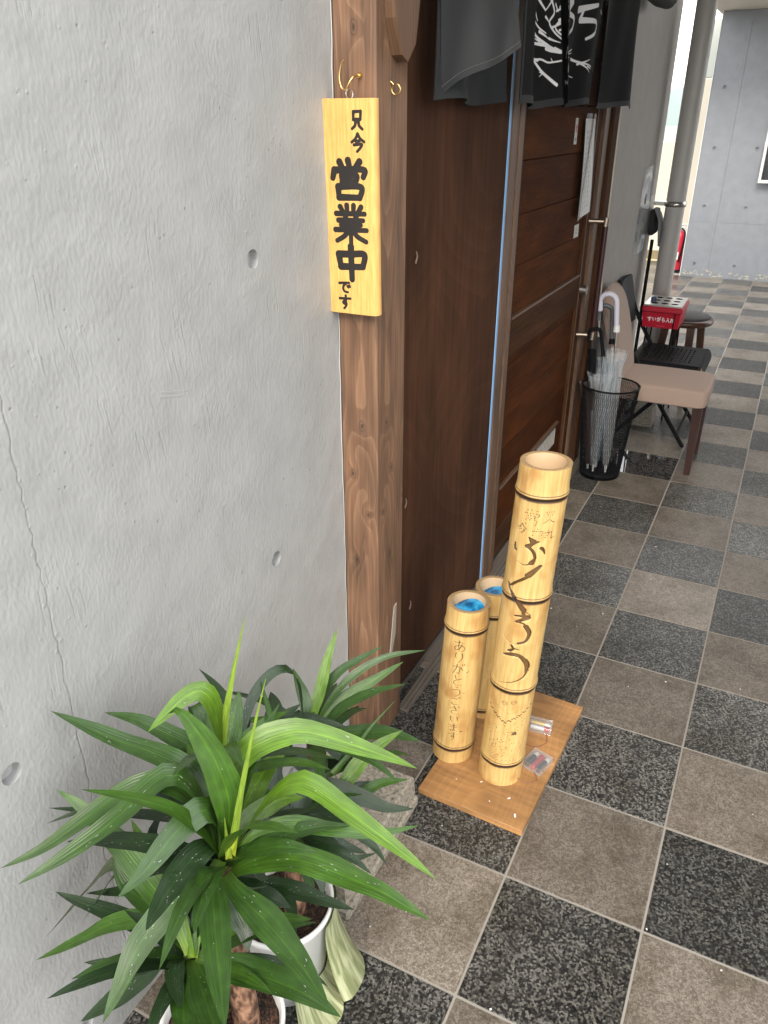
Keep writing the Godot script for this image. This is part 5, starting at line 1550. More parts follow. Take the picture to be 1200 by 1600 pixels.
func bamboos() -> void:
	var em := nbytes(fnoise(101, 0.12, 3), 128, 64)
	M.bore_end = ramp_tex(em, 128, 64, [Color(.42, .33, .21), Color(.58, .47, .32), Color(.66, .56, .41)], [0.2, 0.5, 0.8])
	var bm := nbytes(fnoise(102, 0.02, 3), 128, 128)
	M.bluefilm = mat(Color.WHITE, 0.25)
	M.bluefilm.albedo_texture = ramp_tex(bm, 128, 128, [Color(.07, .30, .46), Color(.12, .46, .66), Color(.24, .60, .78)], [0.25, 0.5, 0.8])
	# the board they stand on
	var bd := thing("wooden_board", "flat brown wooden board on the floor under the bamboo tubes", "board")
	obj("plank", box_mesh(Vector3(-0.275, 0.0005, -0.25), Vector3(0.0, 0.0185, 0.25), 0.0015, 0, Vector2(0.1, 0.2), Transform3D(Basis(Vector3.UP, -0.045), Vector3(0.0105, 0, -0.668))), M.board, bd)
	var bst := st_new(false)
	for e in [[-0.06, -0.50, .003], [-0.10, -0.47, .002], [-0.14, -0.52, .0022], [-0.03, -0.455, .004], [-0.20, -0.50, .0015], [-0.015, -0.62, .002], [-0.19, -0.66, .0018]]:
		box(bst, Vector3(-e[2] * 1.3, 0, -e[2] * 0.5), Vector3(e[2] * 1.3, e[2] * 0.4, e[2] * 0.5), 0.0004, 1, Vector2.ZERO, Transform3D(Basis(Vector3.UP, e[0] * 40.0), Vector3(e[0], 0.0187, e[1])))
	obj("crumbs", done(bst), M.white, bd).set_meta("kind", "stuff")
	var rng := RandomNumberGenerator.new()
	rng.seed = 77
	# tall one
	var c := canvas(640, 2000)
	c.R = 0.0545
	c.H = 0.875
	var fine := canvas(640, 2000)
	fine.R = 0.0545
	fine.H = 0.875
	carve(c,[-.014,.719,-.005,.711],.003,.012)
	carve(c,[.007,.711,-.003,.706,-.015,.697],.004,.01)
	carve(c,[-.017,.697,-.003,.688,.004,.671,-.002,.657,-.019,.65,-.034,.655],.007,.001)
	carve(c,[-.002,.657,.002,.665],.01,.007)
	carve(c,[-.047,.696,-.047,.687,-.044,.68],.003,.007)
	carve(c,[.015,.696,.021,.689,.025,.679],.007,.001)
	carve(c,[.018,.65,.005,.633,-.01,.618,-.029,.603,-.043,.589],.009,.004)
	carve(c,[.014,.646,-.004,.626],.01,.013)
	carve(c,[-.05,.591,-.045,.58,-.027,.56,-.006,.538,.015,.524],.006,.001)
	carve(c,[-.039,.575,-.023,.558,-.004,.537],.007,.012)
	carve(c,[-.021,.517,-.007,.519,.009,.52],.004,.009)
	carve(c,[.008,.516,-.004,.509,-.017,.502],.012,.004)
	carve(c,[-.004,.535,-.001,.521],.007,.006)
	carve(c,[-.015,.501,.003,.499,.018,.48,.019,.459,.005,.446,-.015,.441,-.031,.446,-.049,.454],.004,.001)
	carve(c,[.007,.494,.018,.474,.013,.453,-.003,.445],.009,.007)
	carve(c,[-.019,.436,-.013,.428],.004,.006)
	carve(c,[-.023,.419,-.01,.428,-.001,.427],.007,.003)
	carve(c,[-.034,.406,-.012,.415,.008,.409,.022,.385,.026,.365],.003,.009)
	carve(c,[.017,.399,.028,.379,.021,.351,-.004,.333,-.036,.322],.009,.001)
	carve(c,[-.033,.405,.001,.41,.019,.394],.006,.009)
	# burnt-in small characters and dotted pictures
	var rows := [["ei", .778, -.034, .036], ["gyou", .778, .008, .030], ["ima", .742, -.046, .024], ["naka", .736, -.012, .026], ["re", .734, .018, .024]]
	for r in rows:
		for s in GLYPH[r[0]]:
			var p := PackedVector2Array()
			for i in range(0, s.size(), 2): p.append(Vector2(r[2] + s[i] * r[3], r[1] + 0.006 - s[i + 1] * r[3]))
			p = smooth_path(p, 5)
			if r[0] == "gyou":
				for i in p.size() - 1:
					for k in 4: dot(fine, lerpf(p[i].x, p[i + 1].x, k / 4.0), lerpf(p[i].y, p[i + 1].y, k / 4.0), 0.0006)
			else:
				for i in range(0, p.size(), 2): dot(fine, p[i].x, p[i].y, 0.0011)
	for sx in [-1.0, 1.0]:
		var cur := []
		for i in 26:
			var a: float = i * 0.42
			var rr := 0.0075 * (1.0 - i / 34.0)
			cur.append((((sx * (0.0105 + rr * cos(a)) - 0.004) / (TAU * 0.0545)) + 0.5) * 640)
			cur.append((1.0 - (0.272 + rr * sin(a) - 0.006 * absf(sx - 1.0) * 0.5) / 0.875) * 2000)
		ink(fine, cur, 1.2, 0.8, 1.0)
	for i in 34:
		var u := i / 33.0 * 2 - 1
		dot(fine, u * 0.058, 0.208 + 0.040 * absf(u + 0.15) + 0.003 * sin(i * 2.0), 0.0017)
		if i % 2: dot(fine, u * 0.040, 0.236 + 0.022 * absf(u), 0.0008)
		dot(fine, u * 0.034, 0.085 + 0.003 * sin(i * 1.3), 0.0007)
	for i in 330:
		var s := rng.randf_range(-0.045, 0.05)
		var hh := rng.randf_range(0.10, 0.215)
		var dens := exp(-pow((s + 0.012) / 0.016, 2) - pow((hh - 0.145) / 0.04, 2)) + 0.28
		if rng.randf() < dens: dot(fine, snappedf(s, 0.0032), snappedf(hh + snappedf(s, 0.0032) * 0.5, 0.0045), rng.randf_range(0.0007, 0.0012))
	for i in 40:
		dot(fine, 0.018 + rng.randf_range(-0.006, 0.006), 0.175 + rng.randf_range(-0.005, 0.006), 0.0011)
	var tall := thing("bamboo_sign", "tallest bamboo tube with large carved letters, on the brown board", "sign", Vector3(-0.112, 0.0185, -0.581))
	bamboo(tall, 0.0545, 0.875, 0.268, 0.045, [0.812, 0.562, 0.307, 0.072], c, fine, 320, 1000, 201)
	# front short one, thank-you written down its face
	var c2 := canvas(512, 1024)
	var f2 := canvas(512, 1024)
	for q in [c2, f2]:
		q.R = 0.0525
		q.H = 0.475
	var word := ["a", "ri", "ga", "to", "u", "go", "za", "i", "ma", "su"]
	var hy := 0.395
	for i in word.size():
		var sz := 0.034 if i < 5 else 0.028
		for s in GLYPH[word[i]]:
			var p := []
			for k in range(0, s.size(), 2):
				p.append(((-0.030 + i * 0.0012 + s[k] * sz) / (TAU * 0.0525) + 0.5) * 512)
				p.append((1.0 - (hy - s[k + 1] * sz) / 0.475) * 1024)
			ink(f2, p, 1.6, 0.9, 1.0)
		hy -= sz * 1.02
	for d in [[0.012, 0.30], [0.016, 0.302], [0.01, 0.235], [0.012, 0.11], [0.014, 0.11], [0.016, 0.109]]: dot(f2, d[0], d[1], 0.0012)
	var sm := thing("bamboo_tube", "short bamboo tube with brush writing, in front on the brown board", "bamboo tube", Vector3(-0.25, 0.0185, -0.596))
	bamboo(sm, 0.0525, 0.475, 0.35, 0.048, [0.418, 0.050], c2, f2, 220, 460, 211)
	filler(sm, 0.0525, 0.475, 0.048, 0.6, 3)
	# rear short one
	var c3 := canvas(256, 512)
	var sr := thing("bamboo_tube", "short plain bamboo tube with blue lining, behind the tall carved tube", "bamboo tube", Vector3(-0.242, 0.0185, -0.79))
	bamboo(sr, 0.052, 0.41, 0.33, 0.04, [0.345, 0.03], c3, c3, 96, 260, 221)
	filler(sr, 0.052, 0.41, 0.04, 1.2, 5)
	# two clear battery holders with their leads
	battery_box(Vector3(-0.062, 0.0186, -0.775), 0.10, "clear battery holder with gold and red cells, farther back on the board", [lin(0.75, 0.55, 0.2), lin(0.7, 0.7, 0.7)], false)
	battery_box(Vector3(-0.030, 0.0186, -0.640), 1.30, "clear battery holder with black and red cells, at the board's near edge", [lin(0.03, 0.03, 0.03), lin(0.5, 0.03, 0.05), lin(0.03, 0.03, 0.03)], true)

func battery_box(at: Vector3, turn: float, label: String, cells: Array, many: bool) -> void:
	var t := thing("battery_holder", label, "battery box", at)
	t.rotation.y = turn
	var wd := 0.0165 * cells.size() + 0.006
	var shell := st_new(false)
	box(shell, Vector3(-0.031, 0, -wd / 2), Vector3(0.031, 0.0022, wd / 2), 0.0008)
	for s in [-1.0, 1.0]:
		box(shell, Vector3(-0.031, 0.0022, s * (wd / 2 - 0.001) - 0.001), Vector3(0.031, 0.021, s * (wd / 2 - 0.001) + 0.001), 0.0006)
		box(shell, Vector3(s * 0.030 - 0.001, 0.0022, -wd / 2 + 0.002), Vector3(s * 0.030 + 0.001, 0.021, wd / 2 - 0.002), 0.0006)
	box(shell, Vector3(-0.031, 0.0212, -wd / 2), Vector3(0.031, 0.0225, wd / 2), 0.0005)
	obj("clear_case", done(shell), M.clear, t)
	for i in cells.size():
		var z := -wd / 2 + 0.003 + 0.0165 * (i + 0.5)
		var st := st_new()
		tube(st, [Vector3(-0.025, 0.0105, z), Vector3(0.012, 0.0105, z)], 0.0071, 0.0071, 18)
		var o := obj("battery", done(st), mat(cells[i].linear_to_srgb() if false else cells[i], 0.25, 0.4), t)
		st = st_new()
		tube(st, [Vector3(0.012, 0.0105, z), Vector3(0.0245, 0.0105, z)], 0.0071, 0.0071, 18)
		tube(st, [Vector3(0.0245, 0.0105, z), Vector3(0.027, 0.0105, z)], 0.0026, 0.0026, 12)
		obj("end_cap", done(st), mat(lin(0.72, 0.72, 0.70) if i != 1 else lin(0.55, 0.03, 0.05), 0.3, 0.5), o)
	var st3 := st_new()
	if many: tube(st3, curve3([Vector3(-0.03, 0.004, 0.01), Vector3(-0.05, 0.002, 0.03), Vector3(-0.075, 0.003, 0.01), Vector3(-0.085, 0.02, -0.02), Vector3(-0.07, 0.03, -0.04)], 8), 0.0011, 0.0011, 6)
	else: tube(st3, curve3([Vector3(0.02, 0.004, 0.018), Vector3(0.025, 0.001, 0.05), Vector3(0.0, 0.001, 0.075), Vector3(-0.03, 0.001, 0.07), Vector3(-0.06, 0.002, 0.05), Vector3(-0.08, 0.02, 0.03)], 8), 0.0011, 0.0011, 6)
	obj("lead", done(st3), mat(lin(0.25, 0.10, 0.05), 0.4), t)

# ---------------------------------------------------------------- things down the corridor
func far_things() -> void:
	umbrella_bin()
	dining_chair()
	black_chair()
	ashtray()
	stool()
	var st := st_new()
	# drainpipe
	var dp := thing("drainpipe", "thick grey drainpipe standing at the end of the concrete wall", "pipe", Vector3(-0.345, 0, -4.03))
	obj("pipe", tube_mesh([Vector3(0, -0.01, 0), Vector3(0, 2.449, 0)], 0.052, 0.052, 40), M.pipe, dp)
	obj("foot_collar", tube_mesh([Vector3(0, 0, 0), Vector3(0, 0.05, 0)], 0.06, 0.058, 40), M.concrete, dp)
	var cl := obj("clamp_band", lathe_mesh([Vector2(0.052, 1.085), Vector2(0.0575, 1.086), Vector2(0.0575, 1.112), Vector2(0.052, 1.113)], 40), M.steel, dp)
	st = st_new(false)
	box(st, Vector3(-0.128, 1.088, -0.014), Vector3(-0.056, 1.110, 0.014), 0.001)
	box(st, Vector3(-0.131, 1.06, -0.05), Vector3(-0.1285, 1.14, 0.05), 0.0008)
	tube(st, [Vector3(-0.06, 1.099, 0.03), Vector3(-0.06, 1.099, -0.03)], 0.006, 0.006, 8)
	obj("clamp_arm", done(st), M.steel, cl)
	# loose concrete foot beneath the chairs
	var cf := thing("concrete_block", "small pale concrete foot block on the floor under the beige chair", "block", Vector3(-0.262, 0, -3.46))
	st = st_new(false)
	var lo := [Vector3(-0.055, 0, -0.07), Vector3(0.055, 0, -0.07), Vector3(0.055, 0, 0.07), Vector3(-0.055, 0, 0.07)]
	for l in [[0.0, 0.02, 1.0, 1.0], [0.02, 0.10, 1.0, 0.86]]:
		for i in 4:
			var j := (i + 1) % 4
			var n: Vector3 = (lo[i] + lo[j]) / 2
			face(st, [lo[i] * l[2] + Vector3(0, l[0], 0), lo[j] * l[2] + Vector3(0, l[0], 0), lo[j] * l[3] + Vector3(0, l[1], 0), lo[i] * l[3] + Vector3(0, l[1], 0)], n.normalized(), 1, Vector2.ZERO)
	face(st, [lo[0] * 0.86 + Vector3(0, 0.1, 0), lo[1] * 0.86 + Vector3(0, 0.1, 0), lo[2] * 0.86 + Vector3(0, 0.1, 0), lo[3] * 0.86 + Vector3(0, 0.1, 0)], Vector3.UP, 1, Vector2.ZERO)
	obj("foot", done(st), M.concrete, cf)
	# poster in a clear sleeve on the wall, and what hangs by the clamp
	var ps := thing("wall_poster", "faded notice in a clear sleeve on the wall beside the drainpipe", "poster")
	var pst := st_new()
	sheet(pst, 6, 10, func(u: float, v: float) -> Vector3: return Vector3(-0.471 + 0.004 * sin(u * 4.0 + v * 6.0), lerpf(1.30, 0.86, v), lerpf(-3.62, -3.92, u)), func(u: float, v: float) -> Vector2: return Vector2(u, v))
	obj("sleeve", done(pst), M.vinyl, ps)
	var bl := st_new(false)
	for k in 7:
		box(bl, Vector3(-0.4745, 0.93 + (k % 4) * 0.09, -3.70 - (k / 4) * 0.12), Vector3(-0.4735, 0.98 + (k % 4) * 0.09, -3.66 - (k / 4) * 0.12), 0.0003)
	obj("printed_blocks", done(bl), mat(lin(0.10, 0.10, 0.11), 0.7), ps)
	var ms := thing("hanging_broom", "black broom hung head up on the wall by the pipe clamp", "broom")
	st = st_new()
	tube(st, [Vector3(-0.445, 0.05, -4.02), Vector3(-0.445, 0.90, -4.05)], 0.010, 0.010, 10)
	obj("handle", done(st), M.black, ms)
	st = st_new(false)
	box(st, Vector3(-0.465, 0.93, -4.12), Vector3(-0.432, 1.07, -3.97), 0.012)
	obj("head", done(st), M.black_soft, ms)
	st = st_new()
	for i in 16:
		var z := -3.93 - i * 0.0135
		tube(st, [Vector3(-0.435, 1.085 - i * 0.003, z), Vector3(-0.405, 1.02 - i * 0.003, z - 0.004), Vector3(-0.395 + 0.006 * sin(i * 3.0), 0.90 + 0.02 * sin(i * 5.0) - i * 0.002, z - 0.012)], 0.009, 0.004, 6)
	obj("bristles", done(st), mat(lin(0.22, 0.22, 0.23), 0.8), ms)
	# extinguisher
	var ex := thing("fire_extinguisher", "red fire extinguisher standing by the edge of the far wall", "fire extinguisher", Vector3(-0.835, 0, -8.60))
	obj("foot_ring", lathe_mesh([Vector2(0.066, 0), Vector2(0.068, 0.002), Vector2(0.068, 0.03), Vector2(0.060, 0.034)], 28), M.black, ex)
	obj("cylinder", lathe_mesh([Vector2(0.062, 0.02), Vector2(0.0645, 0.04), Vector2(0.0645, 0.36), Vector2(0.058, 0.40), Vector2(0.04, 0.428), Vector2(0.018, 0.44), Vector2(0.0, 0.441)], 36), M.red, ex)
	st = st_new()
	tube(st, [Vector3(0, 0.436, 0), Vector3(0, 0.475, 0)], 0.016, 0.014, 14)
	tube(st, curve3([Vector3(-0.02, 0.465, 0), Vector3(0.03, 0.475, 0.02), Vector3(0.075, 0.46, 0.05)], 5), 0.008, 0.006, 8)
	tube(st, curve3([Vector3(-0.02, 0.485, 0), Vector3(0.03, 0.505, 0.02), Vector3(0.07, 0.51, 0.05)], 5), 0.008, 0.006, 8)
	obj("valve_lever", done(st), M.steel, ex)
	obj("hose", tube_mesh(curve3([Vector3(0.01, 0.46, 0.015), Vector3(0.05, 0.43, 0.055), Vector3(0.055, 0.32, 0.065), Vector3(0.04, 0.2, 0.066), Vector3(0.03, 0.12, 0.066)], 6), 0.008, 0.010, 10), M.black, ex)
	obj("label_plate", box_mesh(Vector3(-0.03, 0.14, 0.058), Vector3(0.02, 0.22, 0.0665), 0.001), M.white, ex)
	# cabinet on the far wall
	var cb := thing("wall_cabinet", "pale metal cabinet with a dark round-cornered window on the far wall", "cabinet", Vector3(0.10, 1.30, -8.4))
	st = st_new(false)
	for e in [[-0.25, -0.345, -0.225, 0.345], [0.225, -0.345, 0.25, 0.345], [-0.2248, -0.345, 0.2248, -0.315], [-0.2248, 0.315, 0.2248, 0.345]]:
		box(st, Vector3(e[0], e[1], 0.001), Vector3(e[2], e[3], 0.10), 0.004)
	obj("case", done(st), mat(lin(0.60, 0.59, 0.55), 0.4), cb)
	var out := []
	for i in 24:
		var a := TAU * (i + 0.5) / 24
		out.append(Vector3(signf(cos(a)) * 0.165 + cos(a) * 0.06, signf(sin(a)) * 0.255 + sin(a) * 0.06, 0.06))
	st = st_new(false)
	slab(st, out, Vector3.BACK, 0.012)
	obj("window_pane", done(st), mat(lin(0.03, 0.032, 0.035), 0.08), cb)
	obj("hinge", box_mesh(Vector3(-0.256, -0.02, 0.04), Vector3(-0.251, 0.04, 0.07), 0.001), M.steel, cb)

func umbrella_bin() -> void:
	var at := Vector3(-0.322, 0, -2.640)
	var t := thing("umbrella_bin", "black wire mesh bin full of umbrellas beside the door frame", "umbrella stand", at)
	var R0 := 0.092
	var R1 := 0.128
	var H := 0.440
	obj("rim", tube_mesh(ring_path(Vector3(0, H, 0), R1, Vector3.UP), 0.0045, 0.0045, 8), M.black, t)
	obj("base", lathe_mesh([Vector2(0, 0.003), Vector2(R0, 0.003), Vector2(R0 + 0.001, 0.0), Vector2(R0 + 0.003, 0.028), Vector2(R0 - 0.002, 0.03), Vector2(0, 0.012)], 36), M.black, t)
	var st := st_new()
	var n := 84
	for d in [-1.0, 1.0]:
		for i in n:
			var p := []
			for k in 7:
				var v := k / 6.0
				var a: float = TAU * i / n + d * v * 0.55
				p.append(Vector3(sin(a), 0, cos(a)) * lerpf(R0 + 0.002, R1, v) + Vector3(0, lerpf(0.02, H, v), 0))
			tube(st, p, 0.00085, 0.00085, 4)
	var o := obj("wire_mesh", done(st), M.black, t)
	o.set_meta("kind", "stuff")
	# umbrellas: foot, top and handle direction
	umbrella("white-handled clear vinyl umbrella, tallest in the wire bin", Vector3(-0.29, 0.02, -2.62), Vector3(-0.331, 0.71, -2.64), Vector3(-0.345, 0.806, -2.645), Vector3(-0.95, 0, 0.1), 0.036, mat(lin(0.62, 0.60, 0.70), 0.3), M.vinyl, 0.0115)
	umbrella("grey-handled clear umbrella behind the white handle in the bin", Vector3(-0.345, 0.02, -2.66), Vector3(-0.352, 0.64, -2.685), Vector3(-0.366, 0.752, -2.69), Vector3(-0.95, 0, 0.1), 0.030, mat(lin(0.09, 0.10, 0.11), 0.35), M.vinyl_grey, 0.0105)
	umbrella("black-handled clear umbrella in front in the wire bin", Vector3(-0.345, 0.02, -2.60), Vector3(-0.368, 0.60, -2.605), Vector3(-0.386, 0.672, -2.60), Vector3(-0.95, 0, 0.2), 0.027, M.black, M.vinyl, 0.0085)
	umbrella("dark folded umbrella in a plastic cover against the door frame", Vector3(-0.375, 0.02, -2.62), Vector3(-0.412, 0.52, -2.61), Vector3(-0.417, 0.60, -2.605), Vector3(0, 0, 0), 0.0, M.black, mat(lin(0.06, 0.042, 0.036), 0.18), 0.021)

func umbrella(label: String, foot: Vector3, neck: Vector3, top: Vector3, hook: Vector3, hr: float, hm: Material, cm: Material, rr: float) -> void:
	var t := thing("umbrella", label, "umbrella", foot, "umbrellas in the wire bin")
	neck -= foot
	top -= foot
	var ax := neck.normalized()
	var s1 := ax.cross(Vector3.BACK).normalized()
	var s2 := ax.cross(s1)
	obj("shaft", tube_mesh([Vector3.ZERO, neck], 0.004, 0.004, 8), M.steel, t)
	obj("tip", tube_mesh([Vector3.ZERO, ax * 0.035], 0.005, 0.006, 8), M.white, t)
	var L := neck.length()
	var st := st_new()
	var ph := label.length() * 1.0
	sheet(st, 40, 24, func(u: float, v: float) -> Vector3:
		var a := u * TAU
		var r := 0.012 + 0.030 * pow(v, 0.8) * (1.0 + 0.22 * sin(a * 8.0 + v * 5.0) + 0.10 * sin(a * 3.0 + ph))
		if v > 0.86: r *= 1.0 + (v - 0.86) * 2.4 * (0.6 + 0.6 * sin(a * 3.0 + ph))
		return ax * lerpf(0.03, L * 0.84, v) + (s1 * cos(a) + s2 * sin(a)) * r, func(u: float, v: float) -> Vector2: return Vector2(u, v))
	obj("canopy", done(st), cm, t)
	if hr > 0:
		var p := [neck * 0.97, top]
		var h := hook.normalized()
		for i in range(1, 12):
			var a := PI * 1.08 * i / 11
			p.append(top + h * hr * (1.0 - cos(a)) + ax * hr * sin(a))
		p.append(p[-1] - ax * 0.03 - h * 0.002)
		obj("handle", tube_mesh(p, rr, rr, 14), hm, t)
		obj("runner", tube_mesh([neck * 0.96, neck * 1.0], rr * 1.3, rr * 1.15, 14), M.white if cm == M.vinyl and rr > 0.009 else M.black, t)
	else:
		obj("handle", tube_mesh([neck * 0.93, top], rr, rr * 0.8, 14), hm, t)

func rounded(st: SurfaceTool, c: Vector3, h: Vector3, e: float, n := 20, puff := 0.0) -> void:
	# a cushion: a superellipsoid with flat-ish faces
	sheet(st, n * 2, n, func(u: float, v: float) -> Vector3:
		var a := u * TAU
		var b := (v - 0.5) * PI
		var f := func(x: float) -> float: return signf(x) * pow(absf(x), e)
		var q := Vector3(f.call(cos(b)) * f.call(cos(a)), f.call(sin(b)), f.call(cos(b)) * f.call(sin(a)))
		return c + q * h + Vector3(0, puff * maxf(0, 1.0 - q.x * q.x) * maxf(0, 1.0 - q.z * q.z) * maxf(0, q.y), 0), func(u: float, v: float) -> Vector2: return Vector2(u, v))

func dining_chair() -> void:
	var t := thing("dining_chair", "beige upholstered chair with dark wooden legs, its back to the wall", "chair", Vector3(-0.16, 0, -2.965))
	t.rotation.y = 0.0
	var st := st_new()
	rounded(st, Vector3(0.035, 0.375, 0), Vector3(0.212, 0.046, 0.178), 0.2, 26, 0.010)
	obj("seat", done(st), M.beige, t)
	st = st_new()
	sheet(st, 24, 30, func(u: float, v: float) -> Vector3:
		var a := u * TAU
		var f := func(x: float) -> float: return signf(x) * pow(absf(x), 0.25)
		var y := lerpf(0.33, 0.825, v)
		var wz := 0.172 * (1.0 - pow(maxf(0.0, v - 0.72) / 0.28, 2.6) * 0.45)
		var th := 0.030 * sqrt(maxf(0.0, 1.0 - pow(v, 14.0)))
		return Vector3(-0.165 - 0.115 * pow(v, 1.5) + f.call(cos(a)) * th, y, f.call(sin(a)) * wz), func(u: float, v: float) -> Vector2: return Vector2(u, v), true)
	obj("backrest", done(st), M.beige, t)
	for s in [[0.212, 0.150, 0.0], [0.212, -0.150, 0.0], [-0.15, 0.150, -0.06], [-0.15, -0.150, -0.06]]:
		st = st_new(false)
		leg4(st, Vector3(s[0], 0.335, s[1]), Vector3(s[0] + s[2] + 0.006 * signf(s[0]), 0.0, s[1]), 0.022, 0.0135)
		obj("leg", done(st), M.walnut, t)

func leg4(st: SurfaceTool, a: Vector3, b: Vector3, ra: float, rb: float) -> void:
	st.set_smooth_group(-1)
	var k := [Vector3(-1, 0, -1), Vector3(1, 0, -1), Vector3(1, 0, 1), Vector3(-1, 0, 1)]
	for i in 4:
		var j := (i + 1) % 4
		face(st, [a + k[i] * ra, a + k[j] * ra, b + k[j] * rb, b + k[i] * rb], ((k[i] + k[j]) / 2), 1, Vector2(i * 0.1, 0))
	face(st, [b + k[0] * rb, b + k[1] * rb, b + k[2] * rb, b + k[3] * rb], Vector3.DOWN, 1, Vector2.ZERO)

func black_chair() -> void:
	var at := Vector3(-0.170, 0, -3.375)
	var t := thing("folding_chair", "black metal chair with a slotted seat behind the beige chair", "chair", at)
	# seat: a pressed sheet with rows of slots cut through
	var seat := CSGCombiner3D.new()
	seat.name = "seat"
	t.add_child(seat)
	csg_box(seat, Vector3(-0.17, 0.418, -0.19), Vector3(0.165, 0.424, 0.19), M.black)
	for i in 12:
		for j in 7:
			csg_box(seat, Vector3(-0.135 + i * 0.022, 0.40, -0.125 + j * 0.040), Vector3(-0.126 + i * 0.022, 0.44, -0.100 + j * 0.040), M.black, CSGShape3D.OPERATION_SUBTRACTION)
	var st := st_new()
	sheet(st, 10, 8, func(u: float, v: float) -> Vector3: return Vector3(0.165 + 0.028 * sin(v * PI / 2), 0.424 - 0.05 * (1.0 - cos(v * PI / 2)), lerpf(-0.19, 0.19, u)), func(u: float, v: float) -> Vector2: return Vector2(u, v), true)
	for s in [-1.0, 1.0]:
		sheet(st, 10, 6, func(u: float, v: float) -> Vector3: return Vector3(lerpf(-0.17, 0.165, u), 0.424 - 0.03 * (1.0 - cos(v * PI / 2)), s * (0.19 + 0.014 * sin(v * PI / 2))), func(u: float, v: float) -> Vector2: return Vector2(u, v), s > 0)
	obj("seat_lip", done(st), M.black, t)
	st = st_new()
	sheet(st, 12, 10, func(u: float, v: float) -> Vector3:
		var a := u * TAU
		return Vector3(-0.245 - 0.045 * v + 0.012 * cos(a) - 0.02 * cos(sin(a) * 1.5) + 0.02, lerpf(0.55, 0.79, v), sin(a) * 0.18 * (1.0 - 0.25 * pow(v, 4.0))), func(u: float, v: float) -> Vector2: return Vector2(u, v), true)
	obj("backrest", done(st), M.black_soft, t)
	for s in [-1.0, 1.0]:
		var z: float = s * 0.205
		obj("back_leg", tube_mesh(curve3([Vector3(-0.29, 0.77, z), Vector3(-0.25, 0.62, z), Vector3(-0.12, 0.40, z), Vector3(0.16, 0.0, z)], 5), 0.011, 0.011, 10), M.black, t)
		obj("front_leg", tube_mesh([Vector3(0.14, 0.405, s * 0.185), Vector3(-0.21, 0.0, s * 0.185)], 0.011, 0.011, 10), M.black, t)
	obj("stretcher", tube_mesh([Vector3(0.12, 0.06, -0.2), Vector3(0.12, 0.06, 0.2)], 0.008, 0.008, 8), M.black, t)

